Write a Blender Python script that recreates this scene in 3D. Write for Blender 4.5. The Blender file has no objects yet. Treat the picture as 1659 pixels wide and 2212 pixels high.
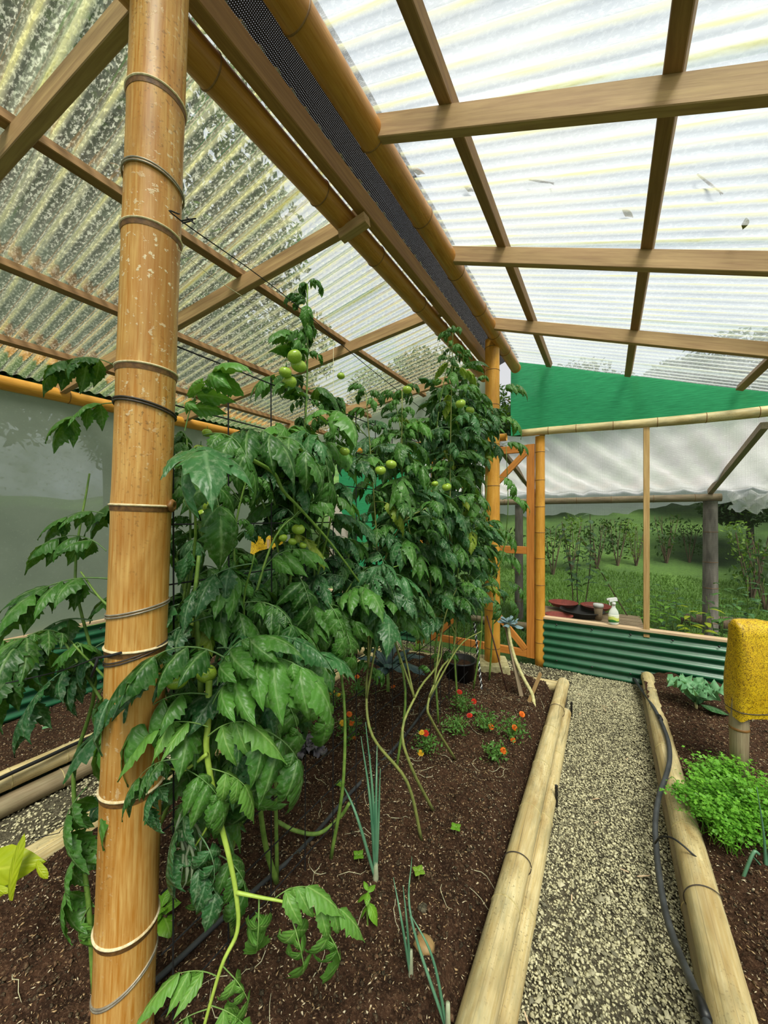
import bpy, math, random
import numpy as np
from mathutils import Vector, Matrix

random.seed(7)
rng = np.random.default_rng(7)
SC = bpy.context.scene
COL = SC.collection

# ------------------------------------------------------------------ camera
EYE = 1.5                       # camera height above the gravel path (m)
YAW = math.radians(30.4)        # the camera looks 30 deg left of the path direction (+Y)
F = 820.0                       # focal length in pixels of a 1659 x 2212 frame
sn, cs = math.sin(YAW), math.cos(YAW)
cam = bpy.data.cameras.new('camera')
cam.sensor_fit = 'VERTICAL'
cam.sensor_height = 36.0
cam.lens = F / 2212 * 36.0
cam.shift_y = 6.0 / 2212
cam.clip_start = 0.02
cam.clip_end = 300
cam_o = bpy.data.objects.new('camera', cam)
cam_o.location = (0, 0, EYE)
cam_o.rotation_euler = (math.radians(90), 0, YAW)
COL.objects.link(cam_o)
SC.camera = cam_o

# ------------------------------------------------------------------ view, world, sun
SC.view_settings.view_transform = 'Standard'
SC.view_settings.look = 'None'
SC.view_settings.gamma = 1.0
SC.view_settings.exposure = 0.62
SC.view_settings.use_curve_mapping = False
SC.cycles.use_denoising = True
SC.cycles.max_bounces = 12
SC.cycles.transparent_max_bounces = 24
SC.cycles.transmission_bounces = 8
SC.cycles.diffuse_bounces = 5
SC.cycles.sample_clamp_indirect = 6.0

W = bpy.data.worlds.new('sky')
SC.world = W
W.use_nodes = True
wn, wl = W.node_tree.nodes, W.node_tree.links
bg = wn['Background']
tc = wn.new('ShaderNodeTexCoord')
no = wn.new('ShaderNodeTexNoise')
no.inputs['Scale'].default_value = 2.2
no.inputs['Detail'].default_value = 4
wl.new(tc.outputs['Generated'], no.inputs['Vector'])
rp = wn.new('ShaderNodeValToRGB')
rp.color_ramp.elements[0].position = 0.35
rp.color_ramp.elements[0].color = (0.70, 0.80, 0.95, 1)
rp.color_ramp.elements[1].position = 0.65
rp.color_ramp.elements[1].color = (1.0, 1.0, 1.0, 1)
wl.new(no.outputs['Fac'], rp.inputs['Fac'])
wl.new(rp.outputs['Color'], bg.inputs['Color'])
bg.inputs['Strength'].default_value = 0.50

sun = bpy.data.lights.new('sun', 'SUN')
sun.energy = 4.5
sun.angle = math.radians(24)
sun.color = (1.0, 0.95, 0.85)
sun_o = bpy.data.objects.new('sun', sun)
sun_o.rotation_euler = (math.radians(24), math.radians(22), 0)
COL.objects.link(sun_o)


# ------------------------------------------------------------------ survey: a pixel of the photograph -> a point of the place
def ray(px, py):
    r = (px - 830) / F
    u = -(py - 1112) / F
    return Vector((cs * r - sn, sn * r + cs, u))
ORI = Vector((0, 0, EYE))
def onX(px, py, X): D = ray(px, py); return ORI + D * (X / D.x)
def onY(px, py, Y): D = ray(px, py); return ORI + D * (Y / D.y)
def onZ(px, py, z): D = ray(px, py); return ORI + D * ((z - EYE) / D.z)
def onD(px, py, d): return ORI + ray(px, py) * d
RIGHT = Vector((cs, sn, 0)); FORE = Vector((-sn, cs, 0)); UP = Vector((0, 0, 1))
# roof slopes (underside of the sheets)
def zr(X): return EYE + 1.345 - 0.33 * X + 0.0          # right slope
def zl(X): return EYE + 1.60 + 0.2 * (X + 0.95)         # left slope
def onR(px, py, off=0.0):
    D = ray(px, py); d = (1.345 + off) / (D.z + 0.33 * D.x); return ORI + D * d
def onL(px, py, off=0.0):
    D = ray(px, py); d = (1.60 + 0.2 * 0.95 + off) / (D.z - 0.2 * D.x); return ORI + D * d


# ------------------------------------------------------------------ object helpers
def new_obj(name, me, mat=None, parent=None, smooth=False):
    if mat is not None:
        me.materials.append(mat)
    if smooth:
        me.polygons.foreach_set('use_smooth', [True] * len(me.polygons))
    o = bpy.data.objects.new(name, me)
    COL.objects.link(o)
    if parent is not None:
        o.parent = parent
    return o

def tag(o, label=None, cat=None, group=None, kind=None):
    if label: o['label'] = label
    if cat: o['category'] = cat
    if group: o['group'] = group
    if kind: o['kind'] = kind
    return o

def thing(name, label, cat, loc=(0, 0, 0), group=None, mat4=None):
    o = bpy.data.objects.new(name, None)
    o.empty_display_size = 0.05
    COL.objects.link(o)
    if mat4 is not None: o.matrix_world = mat4
    else: o.location = loc
    return tag(o, label, cat, group)

def copy_tree(o, parent=None):
    c = o.copy()
    COL.objects.link(c)
    c.parent = parent
    for ch in list(o.children):
        d = copy_tree(ch, c)
        d.matrix_parent_inverse = Matrix.Identity(4)
    return c

class MB:
    def __init__(s): s.v = []; s.f = []; s.n = 0
    def add(s, vs, fs):
        k = len(s.v)
        s.v.extend([tuple(v) for v in vs])
        s.f.extend([tuple(i + k for i in f) for f in fs])
        return k
    def frame_box(s, o, X, Y, Z):
        # box with centre o and half axes X, Y, Z, edges slightly chamfered
        vs = []; 
        for a in (-1, 1):
            for b in (-1, 1):
                for c in (-1, 1):
                    vs.append(o + X * a + Y * b + Z * c)
        fs = [(0, 1, 3, 2), (4, 6, 7, 5), (0, 4, 5, 1), (2, 3, 7, 6), (0, 2, 6, 4), (1, 5, 7, 3)]
        s.add(vs, fs)
    def box(s, cx, cy, cz, sx, sy, sz):
        s.frame_box(Vector((cx, cy, cz)), Vector((sx / 2, 0, 0)), Vector((0, sy / 2, 0)), Vector((0, 0, sz / 2)))
    def tube(s, pts, rad, n=8, cap=True):
        pts = [Vector(p) for p in pts]
        if not hasattr(rad, '__len__'): rad = [rad] * len(pts)
        N = None; rings = []
        for i, p in enumerate(pts):
            a = pts[max(i - 1, 0)]; b = pts[min(i + 1, len(pts) - 1)]
            T = (b - a)
            T = T.normalized() if T.length > 1e-9 else Vector((0, 0, 1))
            if N is None:
                N = T.orthogonal().normalized()
            else:
                N = (N - T * N.dot(T)); N = N.normalized() if N.length > 1e-6 else T.orthogonal().normalized()
            B = T.cross(N)
            rings.append([p + (N * math.cos(2 * math.pi * k / n) + B * math.sin(2 * math.pi * k / n)) * rad[i] for k in range(n)])
        vs = [v for r in rings for v in r]
        fs = []
        for i in range(len(pts) - 1):
            for k in range(n):
                k2 = (k + 1) % n
                fs.append((i * n + k, i * n + k2, (i + 1) * n + k2, (i + 1) * n + k))
        if cap:
            fs.append(tuple(range(n - 1, -1, -1)))
            fs.append(tuple(range((len(pts) - 1) * n, len(pts) * n)))
        s.add(vs, fs)
    def lathe(s, prof, n=20, cap=True):
        vs = []; fs = []
        for (r, z) in prof:
            for k in range(n):
                a = 2 * math.pi * k / n
                vs.append(Vector((r * math.cos(a), r * math.sin(a), z)))
        for i in range(len(prof) - 1):
            for k in range(n):
                k2 = (k + 1) % n
                fs.append((i * n + k, i * n + k2, (i + 1) * n + k2, (i + 1) * n + k))
        if cap:
            fs.append(tuple(range(n - 1, -1, -1)))
            fs.append(tuple(range((len(prof) - 1) * n, len(prof) * n)))
        s.add(vs, fs)
    def mesh(s, name):
        me = bpy.data.meshes.new(name)
        me.from_pydata(s.v, [], s.f)
        me.update()
        return me
    def build(s, name, mat, parent=None, smooth=False):
        return new_obj(name, s.mesh(name), mat, parent, smooth)

def smooth_path(pts, n=6):
    # Catmull-Rom through the points
    P = [Vector(p) for p in pts]
    if len(P) < 3: return P
    out = []
    Q = [P[0] * 2 - P[1]] + P + [P[-1] * 2 - P[-2]]
    for i in range(1, len(Q) - 2):
        for k in range(n):
            t = k / n
            a, b, c, d = Q[i - 1], Q[i], Q[i + 1], Q[i + 2]
            out.append(0.5 * ((2 * b) + (c - a) * t + (2 * a - 5 * b + 4 * c - d) * t * t + (3 * b - a - 3 * c + d) * t ** 3))
    out.append(P[-1])
    return out

def np_mesh(name, V, faces_np, k):
    # V (n,3), faces (m,k) all with k corners
    me = bpy.data.meshes.new(name)
    me.vertices.add(len(V)); me.vertices.foreach_set('co', np.ascontiguousarray(V, dtype=np.float32).ravel())
    m = len(faces_np)
    me.loops.add(m * k); me.loops.foreach_set('vertex_index', np.ascontiguousarray(faces_np, dtype=np.int32).ravel())
    me.polygons.add(m); me.polygons.foreach_set('loop_start', np.arange(0, m * k, k, dtype=np.int32))
    me.update(calc_edges=True); me.validate()
    return me

def value_noise(x, y, seed=0):
    xi = np.floor(x).astype(np.int64); yi = np.floor(y).astype(np.int64)
    fx = x - xi; fy = y - yi
    fx = fx * fx * (3 - 2 * fx); fy = fy * fy * (3 - 2 * fy)
    def h(a, b):
        n = (a * 374761393 + b * 668265263 + seed * 1274126177) & 0x7fffffff
        n = ((n ^ (n >> 13)) * 1274126177) & 0x7fffffff
        return ((n ^ (n >> 16)) & 0xffff) / 65535.0
    return (h(xi, yi) * (1 - fx) + h(xi + 1, yi) * fx) * (1 - fy) + (h(xi, yi + 1) * (1 - fx) + h(xi + 1, yi + 1) * fx) * fy


# ------------------------------------------------------------------ materials
def lin(h):
    h = h.lstrip('#'); r = []
    for i in (0, 2, 4):
        v = int(h[i:i + 2], 16) / 255
        r.append(v / 12.92 if v <= 0.04045 else ((v + 0.055) / 1.055) ** 2.4)
    return (*r, 1)

class NT:
    def __init__(s, name):
        s.m = bpy.data.materials.new(name); s.m.use_nodes = True
        s.t = s.m.node_tree; s.t.nodes.clear()
        s.out = s.n('ShaderNodeOutputMaterial')
    def n(s, typ, ins=None, **kw):
        nd = s.t.nodes.new(typ)
        for k, v in kw.items(): setattr(nd, k, v)
        for k, v in (ins or {}).items():
            if hasattr(v, 'is_output'): s.t.links.new(v, nd.inputs[k])
            else: nd.inputs[k].default_value = v
        return nd
    def coord(s, kind='Object', scale=(1, 1, 1)):
        t = s.n('ShaderNodeTexCoord')
        return s.n('ShaderNodeMapping', {'Vector': t.outputs[kind], 'Scale': scale}).outputs[0]
    def noise(s, vec, scale, detail=3, rough=0.5, dist=0.0):
        return s.n('ShaderNodeTexNoise', {'Vector': vec, 'Scale': scale, 'Detail': detail, 'Roughness': rough, 'Distortion': dist}).outputs['Fac']
    def ramp(s, fac, stops):
        r = s.n('ShaderNodeValToRGB', {'Fac': fac}); e = r.color_ramp.elements
        while len(e) < len(stops): e.new(0.5)
        for el, (p, c) in zip(e, stops):
            el.position = p
            el.color = c if hasattr(c, '__len__') else (c, c, c, 1)
        return r.outputs[0]
    def mix(s, fac, a, b, blend='MIX'):
        m = s.n('ShaderNodeMix', data_type='RGBA', blend_type=blend)
        for k, v in ((0, fac), (6, a), (7, b)):
            if hasattr(v, 'is_output'): s.t.links.new(v, m.inputs[k])
            else: m.inputs[k].default_value = v
        return m.outputs[2]
    def math(s, op, a, b=0.0):
        m = s.n('ShaderNodeMath', operation=op)
        for i, v in enumerate((a, b)):
            if hasattr(v, 'is_output'): s.t.links.new(v, m.inputs[i])
            else: m.inputs[i].default_value = v
        return m.outputs[0]
    def bump(s, h, strength=0.3, dist=0.01):
        return s.n('ShaderNodeBump', {'Height': h, 'Strength': strength, 'Distance': dist}).outputs[0]
    def pbr(s, col, rough=0.6, normal=None, **kw):
        p = s.n('ShaderNodeBsdfPrincipled')
        for k, v in (('Base Color', col), ('Roughness', rough), *[(k.replace('_', ' '), v) for k, v in kw.items()]):
            if hasattr(v, 'is_output'): s.t.links.new(v, p.inputs[k])
            else: p.inputs[k].default_value = v
        if normal is not None: s.t.links.new(normal, p.inputs['Normal'])
        return p.outputs[0]
    def mixs(s, fac, a, b):
        m = s.n('ShaderNodeMixShader')
        for i, v in enumerate((fac, a, b)):
            if hasattr(v, 'is_output'): s.t.links.new(v, m.inputs[i])
            else: m.inputs[i].default_value = v
        return m.outputs[0]
    def done(s, sh): s.t.links.new(sh, s.out.inputs['Surface']); return s.m

def simple(name, c1, c2, scale=20, rough=0.6, bump=0.2, stretch=(1, 1, 1), dist=0.004, **kw):
    t = NT(name); v = t.coord('Object', stretch)
    nz = t.noise(v, scale, 4, 0.6)
    col = t.ramp(nz, [(0.3, lin(c1)), (0.7, lin(c2))])
    return t.done(t.pbr(col, rough, t.bump(nz, bump, dist) if bump else None, **kw))

def bamboo_mat(name, base, dark, pale, spot=0.3, rough=0.38, crack=False, dust=0.0):
    t = NT(name)
    rnd = t.n('ShaderNodeObjectInfo').outputs['Random']
    v = t.coord('Object', (1, 1, 0.045)); v2 = t.coord('Object', (1, 1, 0.3)); v3 = t.coord('Object')
    fib = t.noise(v, 160, 4, 0.65)
    blot = t.noise(v2, 9, 3, 0.6, 0.6)
    col = t.mix(t.ramp(fib, [(0.35, 0.0), (0.7, 1.0)]), lin(base), lin(pale))
    col = t.mix(t.math('MULTIPLY', t.ramp(blot, [(0.45, 0.0), (0.72, 1.0)]), spot + 0.25), col, lin(dark))
    sp = t.noise(v3, 130, 2, 0.5)
    spz = t.noise(v2, 5, 2, 0.5)
    spm = t.math('MULTIPLY', t.ramp(sp, [(0.60, 0.0), (0.68, 1.0)]), t.ramp(spz, [(0.48, 0.0), (0.62, 1.0)]))
    col = t.mix(t.math('MULTIPLY', spm, spot), col, lin('#4a3216'))
    h = fib
    if dust:
        d1 = t.noise(v3, 70, 3, 0.65); d2 = t.noise(v2, 4, 2, 0.5)
        dm = t.math('MULTIPLY', t.ramp(d1, [(0.60, 0.0), (0.64, 1.0)]), t.ramp(d2, [(0.45, 0.0), (0.60, 1.0)]))
        dm = t.math('MULTIPLY', dm, dust)
        col = t.mix(dm, col, lin('#e2d2ac'))
        h = t.math('ADD', t.math('MULTIPLY', fib, 0.3), t.math('MULTIPLY', dm, 1.5))
    if crack:
        w = t.noise(t.coord('Object', (1, 1, 0.012)), 22, 2, 0.4)
        ck = t.ramp(w, [(0.492, 0.0), (0.5, 1.0), (0.508, 0.0)])
        col = t.mix(t.math('MULTIPLY', ck, 0.75), col, lin('#4b4030'))
        mo = t.noise(v2, 14, 4, 0.7)
        col = t.mix(t.math('MULTIPLY', t.ramp(mo, [(0.46, 0.0), (0.68, 1.0)]), 0.6), col, lin('#8f8a68'))
    return t.done(t.pbr(col, rough, t.bump(h, 0.25, 0.002), Specular_IOR_Level=0.4))

M = {}
M['bamboo_gold'] = bamboo_mat('bamboo_gold', '#b87a2c', '#96601f', '#dab068', 0.5, 0.42, dust=0.85)
M['bamboo_brown'] = bamboo_mat('bamboo_brown', '#b0742e', '#85531c', '#c78f48', 0.25, 0.35)
M['bamboo_orange'] = bamboo_mat('bamboo_orange', '#cf8f2e', '#9f5f18', '#e2aa4a', 0.3, 0.38)
M['bamboo_pale'] = bamboo_mat('bamboo_pale', '#cdb67c', '#9a7c46', '#e4d5a6', 0.6, 0.5, crack=True)
M['bamboo_grey'] = bamboo_mat('bamboo_grey', '#8b7a5c', '#5d4c34', '#a8987a', 0.5, 0.6, crack=True)
M['ring_pale'] = simple('node_ring_pale', '#c8ac74', '#efe2bd', 90, 0.7, 0.4)
M['ring_brown'] = simple('node_ring_brown', '#6e4a20', '#8d6430', 60, 0.55, 0.2)
M['ring_dark'] = simple('node_band_dark', '#4f3214', '#80592a', 90, 0.6, 0.3)
M['ring_straw'] = simple('node_ring_straw', '#9c8a55', '#d0c088', 60, 0.7, 0.3)

def wood(name, a, b, knot='#5b3716', rough=0.6):
    t = NT(name)
    v = t.coord('Object', (0.06, 1, 1))
    g = t.noise(v, 70, 4, 0.6, 0.4)
    g2 = t.noise(t.coord('Object', (0.15, 1, 1)), 14, 2, 0.5)
    col = t.mix(t.ramp(g, [(0.3, 0.0), (0.7, 1.0)]), lin(a), lin(b))
    col = t.mix(t.math('MULTIPLY', t.ramp(g2, [(0.45, 0.0), (0.75, 1.0)]), 0.4), col, lin(a))
    vo = t.n('ShaderNodeTexVoronoi', {'Vector': t.coord('Object', (0.35, 1, 1)), 'Scale': 7.0})
    kn = t.ramp(vo.outputs['Distance'], [(0.06, 1.0), (0.16, 0.0)])
    col = t.mix(t.math('MULTIPLY', kn, 0.75), col, lin(knot))
    return t.done(t.pbr(col, rough, t.bump(g, 0.2, 0.002)))
M['rafter'] = wood('rafter_wood', '#94714a', '#bb9a68')
M['purlin'] = wood('purlin_wood', '#7d5a36', '#a07a4c')
M['beam'] = wood('ridge_beam_wood', '#8a5f32', '#b0834c')
M['gate'] = wood('gate_wood', '#b06a22', '#d0893a')
M['stud'] = wood('stud_wood', '#a9834c', '#cfae74')
M['cap'] = wood('cap_wood', '#c2a07a', '#e0c8a4')
M['stake'] = wood('stake_wood', '#86683f', '#a98a58')
M['greywood'] = wood('grey_wood', '#7a684e', '#a08c6c')

# clear corrugated sheet: see-through, clouded by dust, algae in the valleys
def sheet_mat(name, cloud, algae, tint, speck):
    t = NT(name)
    tcn = t.n('ShaderNodeTexCoord').outputs['Object']
    sep = t.n('ShaderNodeSeparateXYZ', {'Vector': tcn})
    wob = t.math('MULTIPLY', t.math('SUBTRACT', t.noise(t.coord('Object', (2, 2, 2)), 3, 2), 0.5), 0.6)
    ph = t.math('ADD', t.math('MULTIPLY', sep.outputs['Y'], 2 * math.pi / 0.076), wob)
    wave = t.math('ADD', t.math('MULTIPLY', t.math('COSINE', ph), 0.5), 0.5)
    streak = t.noise(t.coord('Object', (0.5, 9, 1)), 5, 4, 0.6)
    al = t.math('MULTIPLY', t.ramp(wave, [(0.60, 0.0), (0.97, 1.0)]), t.ramp(streak, [(0.25, 0.25), (0.6, 1.0)]))
    al = t.math('MULTIPLY', al, algae)
    # splashes and specks running down the slope
    sp = t.noise(t.coord('Object', (0.5, 1, 1)), 105, 4, 0.66, 0.3)
    spm = t.math('MULTIPLY', t.ramp(sp, [(0.50, 0.0), (0.60, 1.0)]), speck)
    big = t.noise(t.coord('Object', (0.7, 1.6, 1)), 2.6, 3, 0.55)
    cl = t.math('ADD', t.math('MULTIPLY', t.ramp(big, [(0.3, 0.45), (0.7, 1.0)]), cloud), spm)
    cl = t.math('MINIMUM', t.math('ADD', cl, t.math('MULTIPLY', al, 0.6)), 0.97)
    colr = t.mix(t.math('MINIMUM', al, 1.0), lin(tint), lin('#b9b670'))
    flank_shade = t.ramp(wave, [(0.25, 0.0), (0.5, 1.0), (0.75, 0.0)])  # flanks painted darker to imitate light lost by refraction at the steep walls
    tr = t.n('ShaderNodeBsdfTransparent', {'Color': t.mix(t.math('MULTIPLY', flank_shade, 0.55), (0.93, 0.97, 0.95, 1), (0.55, 0.60, 0.58, 1))}).outputs[0]
    tl = t.n('ShaderNodeBsdfTranslucent', {'Color': colr}).outputs[0]
    df = t.n('ShaderNodeBsdfDiffuse', {'Color': colr}).outputs[0]
    body = t.mixs(0.12, tl, df)
    body = t.mixs(cl, tr, body)
    gl = t.n('ShaderNodeBsdfGlossy', {'Color': (1, 1, 1, 1), 'Roughness': 0.12}).outputs[0]
    fr = t.n('ShaderNodeFresnel', {'IOR': 1.35}).outputs[0]
    return t.done(t.mixs(t.math('MULTIPLY', fr, 0.5), body, gl))
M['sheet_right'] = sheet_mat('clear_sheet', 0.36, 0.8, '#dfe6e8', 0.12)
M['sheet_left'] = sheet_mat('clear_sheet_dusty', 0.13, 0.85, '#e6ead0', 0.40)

def film_mat(name, fac, col, tcol=(0.85, 0.9, 0.88, 1), scale=3.0, back=0.45):
    t = NT(name)
    n1 = t.noise(t.coord('Object'), scale, 4, 0.6)
    sc = t.noise(t.coord('Object', (1, 1, 1)), 40, 3, 0.7)
    f = t.math('ADD', t.math('MULTIPLY', t.ramp(n1, [(0.3, 0.0), (0.7, 1.0)]), 0.18), fac)
    f = t.math('ADD', f, t.math('MULTIPLY', t.ramp(sc, [(0.58, 0.0), (0.7, 1.0)]), 0.15))
    tr = t.n('ShaderNodeBsdfTransparent', {'Color': tcol}).outputs[0]
    tl = t.n('ShaderNodeBsdfTranslucent', {'Color': lin(col)}).outputs[0]
    df = t.n('ShaderNodeBsdfDiffuse', {'Color': lin(col)}).outputs[0]
    b = t.mixs(t.math('MINIMUM', f, 0.97), tr, t.mixs(back, tl, df))
    gl = t.n('ShaderNodeBsdfGlossy', {'Color': (1, 1, 1, 1), 'Roughness': 0.25}).outputs[0]
    fr = t.n('ShaderNodeFresnel', {'IOR': 1.3}).outputs[0]
    return t.done(t.mixs(t.math('MULTIPLY', fr, 0.5), b, gl))
M['film'] = film_mat('greenhouse_film', 0.80, '#b2bcae')
M['awning_film'] = film_mat('awning_film', 0.72, '#ffffff', (0.97, 0.97, 0.97, 1), 2.0, 0.06)

def net_mat(name, col, pitch, open_frac, trans=0.5):
    t = NT(name)
    v = t.n('ShaderNodeTexCoord').outputs['Object']
    sep = t.n('ShaderNodeSeparateXYZ', {'Vector': v})
    ms = []
    for ax in ('X', 'Y'):
        fr = t.math('FRACT', t.math('MULTIPLY', sep.outputs[ax], 1.0 / pitch))
        ms.append(t.math('GREATER_THAN', fr, open_frac))
    thread = t.math('MAXIMUM', ms[0], ms[1])
    n1 = t.noise(t.coord('Object', (1, 14, 1)), 9, 4, 0.6)
    c = t.mix(t.ramp(n1, [(0.3, 0.0), (0.7, 1.0)]), lin(col), tuple(min(1, x * 1.6) for x in lin(col)[:3]) + (1,))
    tl = t.n('ShaderNodeBsdfTranslucent', {'Color': c}).outputs[0]
    df = t.n('ShaderNodeBsdfDiffuse', {'Color': c}).outputs[0]
    tr = t.n('ShaderNodeBsdfTransparent').outputs[0]
    return t.done(t.mixs(thread, tr, t.mixs(trans, df, tl)))
M['net_green'] = net_mat('green_shade_net', '#46b07a', 0.004, 0.12, 0.75)
M['net_black'] = net_mat('black_shade_net', '#1c1a17', 0.006, 0.24, 0.3)
M['screen'] = net_mat('insect_screen', '#2c2c28', 0.005, 0.88, 0.3)

M['corr_green'] = simple('green_painted_steel', '#175434', '#1e6440', 12, 0.33, 0.04, Specular_IOR_Level=0.55, Coat_Weight=0.15)
M['concrete'] = simple('mossy_concrete', '#8f8558', '#c9c090', 30, 0.9, 0.6, dist=0.01)
M['black_plastic'] = simple('black_plastic', '#101010', '#1c1c1b', 20, 0.45, 0.1)
M['hose'] = simple('grey_black_hose', '#2b2d2e', '#45484a', 15, 0.55, 0.1)
M['wire'] = simple('dark_tie_wire', '#2a2420', '#4b4038', 40, 0.5, 0.1)
M['wire_light'] = simple('grey_tie_wire', '#7d7468', '#b0a690', 60, 0.45, 0.1, Metallic=0.4)
M['cord_black'] = simple('black_cord', '#0c0c0d', '#1c1c1e', 60, 0.8, 0.2)
M['cord_pale'] = simple('pale_cord', '#b9b48e', '#d8d2b0', 60, 0.8, 0.2)
M['terracotta'] = simple('terracotta_plastic', '#7c3024', '#9a4230', 20, 0.5, 0.1)
M['white_plastic'] = simple('white_plastic', '#d9dcd6', '#eef0ec', 10, 0.35, 0.0)
M['bark'] = simple('bark', '#3b3226', '#776650', 14, 0.95, 1.0, (1, 1, 0.25), 0.02)
M['bark_grey'] = simple('grey_bark', '#55504a', '#8c867c', 14, 0.95, 1.0, (1, 1, 0.25), 0.02)

def leaf_mat(name, dark, light, vein, trans=0.25, var=0.5, rough=0.42, dust=0.15, attr=True):
    t = NT(name)
    rnd = t.n('ShaderNodeObjectInfo').outputs['Random']
    n1 = t.noise(t.coord('Object'), 24, 3, 0.6)
    k = t.math('ADD', t.math('MULTIPLY', t.math('SUBTRACT', rnd, 0.5), var), t.ramp(n1, [(0.25, 0.2), (0.75, 0.8)]))
    col = t.mix(k, lin(dark), lin(light))
    nrm = None
    if attr:
        a = t.n('ShaderNodeAttribute', attribute_name='leaf').outputs['Vector']
        sp = t.n('ShaderNodeSeparateXYZ', {'Vector': a})
        av = t.math('ABSOLUTE', sp.outputs['Y'])
        mid = t.ramp(av, [(0.03, 1.0), (0.13, 0.0)])
        sv = t.math('SINE', t.math('ADD', t.math('MULTIPLY', sp.outputs['X'], 40.0), t.math('MULTIPLY', av, -9.0)))
        svm = t.ramp(sv, [(0.80, 0.0), (1.0, 1.0)])
        vm = t.math('MAXIMUM', t.math('MULTIPLY', mid, 0.45), t.math('MULTIPLY', svm, 0.10))
        col = t.mix(vm, col, lin(vein))
        h = t.math('ADD', t.math('MULTIPLY', sv, -0.5), t.math('MULTIPLY', mid, -1.0))
        nrm = t.bump(h, 0.35, 0.0025)
    if dust:
        d = t.noise(t.coord('Object'), 90, 3, 0.7)
        col = t.mix(t.math('MULTIPLY', t.ramp(d, [(0.5, 0.0), (0.7, 1.0)]), dust), col, lin('#b4c2a0'))
    p = t.pbr(col, rough, nrm, Specular_IOR_Level=0.35)
    tl = t.n('ShaderNodeBsdfTranslucent', {'Color': t.mix(0.5, col, lin('#7fae1f'))}).outputs[0]
    return t.done(t.mixs(trans, p, tl))
M['leaf'] = leaf_mat('tomato_leaf', '#24501c', '#5a9238', '#93b472', 0.28, 0.8, 0.36, 0.24)
M['leaf_deep'] = leaf_mat('tomato_leaf_deep', '#1a4220', '#417840', '#84a678', 0.2, 0.7, 0.34, 0.32)
M['leaf_bright'] = leaf_mat('tomato_leaf_young', '#4c8630', '#78aa48', '#b5d67c', 0.3, 0.4)
M['leaf_yellow'] = leaf_mat('tomato_leaf_yellowing', '#6d8f2c', '#a9b83c', '#cfd67c', 0.35, 0.4)
M['stem'] = simple('tomato_stem', '#557a2c', '#86a548', 30, 0.55, 0.1)
M['stem_bright'] = simple('tomato_stem_young', '#8fae3a', '#b5cd5a', 30, 0.5, 0.1)
M['stem_old'] = simple('tomato_stem_old', '#6d7a3c', '#94994f', 40, 0.65, 0.2)
M['calyx'] = simple('calyx', '#2f5a22', '#4c7a30', 30, 0.6, 0.1)
def tomato_mat():
    t = NT('green_tomato')
    v = t.coord('Object')
    n1 = t.noise(v, 14, 2, 0.5)
    col = t.ramp(n1, [(0.3, lin('#7f9f2a')), (0.7, lin('#a9c24c'))])
    return t.done(t.pbr(col, 0.22, None, Subsurface_Weight=0.25, Subsurface_Radius=(0.01, 0.012, 0.004), Subsurface_Scale=0.5))
M['tomato'] = tomato_mat()

def soil_mat(name, a, b, c):
    t = NT(name); v = t.coord('Object')
    n1 = t.noise(v, 9, 5, 0.65); n2 = t.noise(v, 130, 4, 0.7)
    col = t.mix(t.ramp(n1, [(0.3, 0.0), (0.7, 1.0)]), lin(a), lin(b))
    n3 = t.noise(v, 42, 5, 0.7)
    col = t.mix(t.ramp(n3, [(0.42, 0.75), (0.56, 0.0)]), col, tuple(x * .45 for x in lin(a)[:3]) + (1,))
    col = t.mix(t.math('MULTIPLY', t.ramp(n2, [(0.52, 0.0), (0.70, 1.0)]), 0.7), col, lin(c))
    return t.done(t.pbr(col, 0.95, t.bump(t.math('ADD', n2, n3), 1.0, 0.014), Specular_IOR_Level=0.15))
M['soil'] = soil_mat('dark_soil', '#3c281b', '#5c412f', '#8a6c54')
def tint_mat(name, stops, rough=0.85, bump=0.3):
    t = NT(name)
    a = t.n('ShaderNodeAttribute', attribute_name='tint').outputs['Fac']
    col = t.ramp(a, stops)
    n2 = t.noise(t.coord('Object'), 220, 3, 0.6)
    col = t.mix(t.math('MULTIPLY', t.ramp(n2, [(0.4, 0.0), (0.7, 1.0)]), 0.35), col, lin('#8a8468'))
    return t.done(t.pbr(col, rough, t.bump(n2, bump, 0.002), Specular_IOR_Level=0.25))
M['gravel'] = tint_mat('crushed_gravel', [(0.0, lin('#6a6856')), (0.25, lin('#a09a7c')), (0.6, lin('#c9c29c')), (1.0, lin('#e6dfba'))])
M['gravel_base'] = soil_mat('gravel_fines', '#5c5646', '#7c7560', '#a49a7c')
M['clod'] = tint_mat('soil_crumb', [(0.0, lin('#20150e')), (0.55, lin('#46301f')), (1.0, lin('#664833'))], 0.95)
M['chip'] = tint_mat('straw_chip', [(0.0, lin('#8b6a48')), (0.5, lin('#b99a70')), (1.0, lin('#e2d4b4'))], 0.8)
def stone_mat():
    t = NT('gravel_stone'); r = t.n('ShaderNodeObjectInfo').outputs['Random']
    col = t.ramp(r, [(0.0, lin('#62604f')), (0.4, lin('#a8a284')), (1.0, lin('#ddd6b2'))])
    n2 = t.noise(t.coord('Object'), 200, 3, 0.6)
    col = t.mix(t.math('MULTIPLY', n2, 0.4), col, lin('#7a7460'))
    return t.done(t.pbr(col, 0.85, t.bump(n2, 0.3, 0.002)))
M['stone'] = stone_mat()


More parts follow.
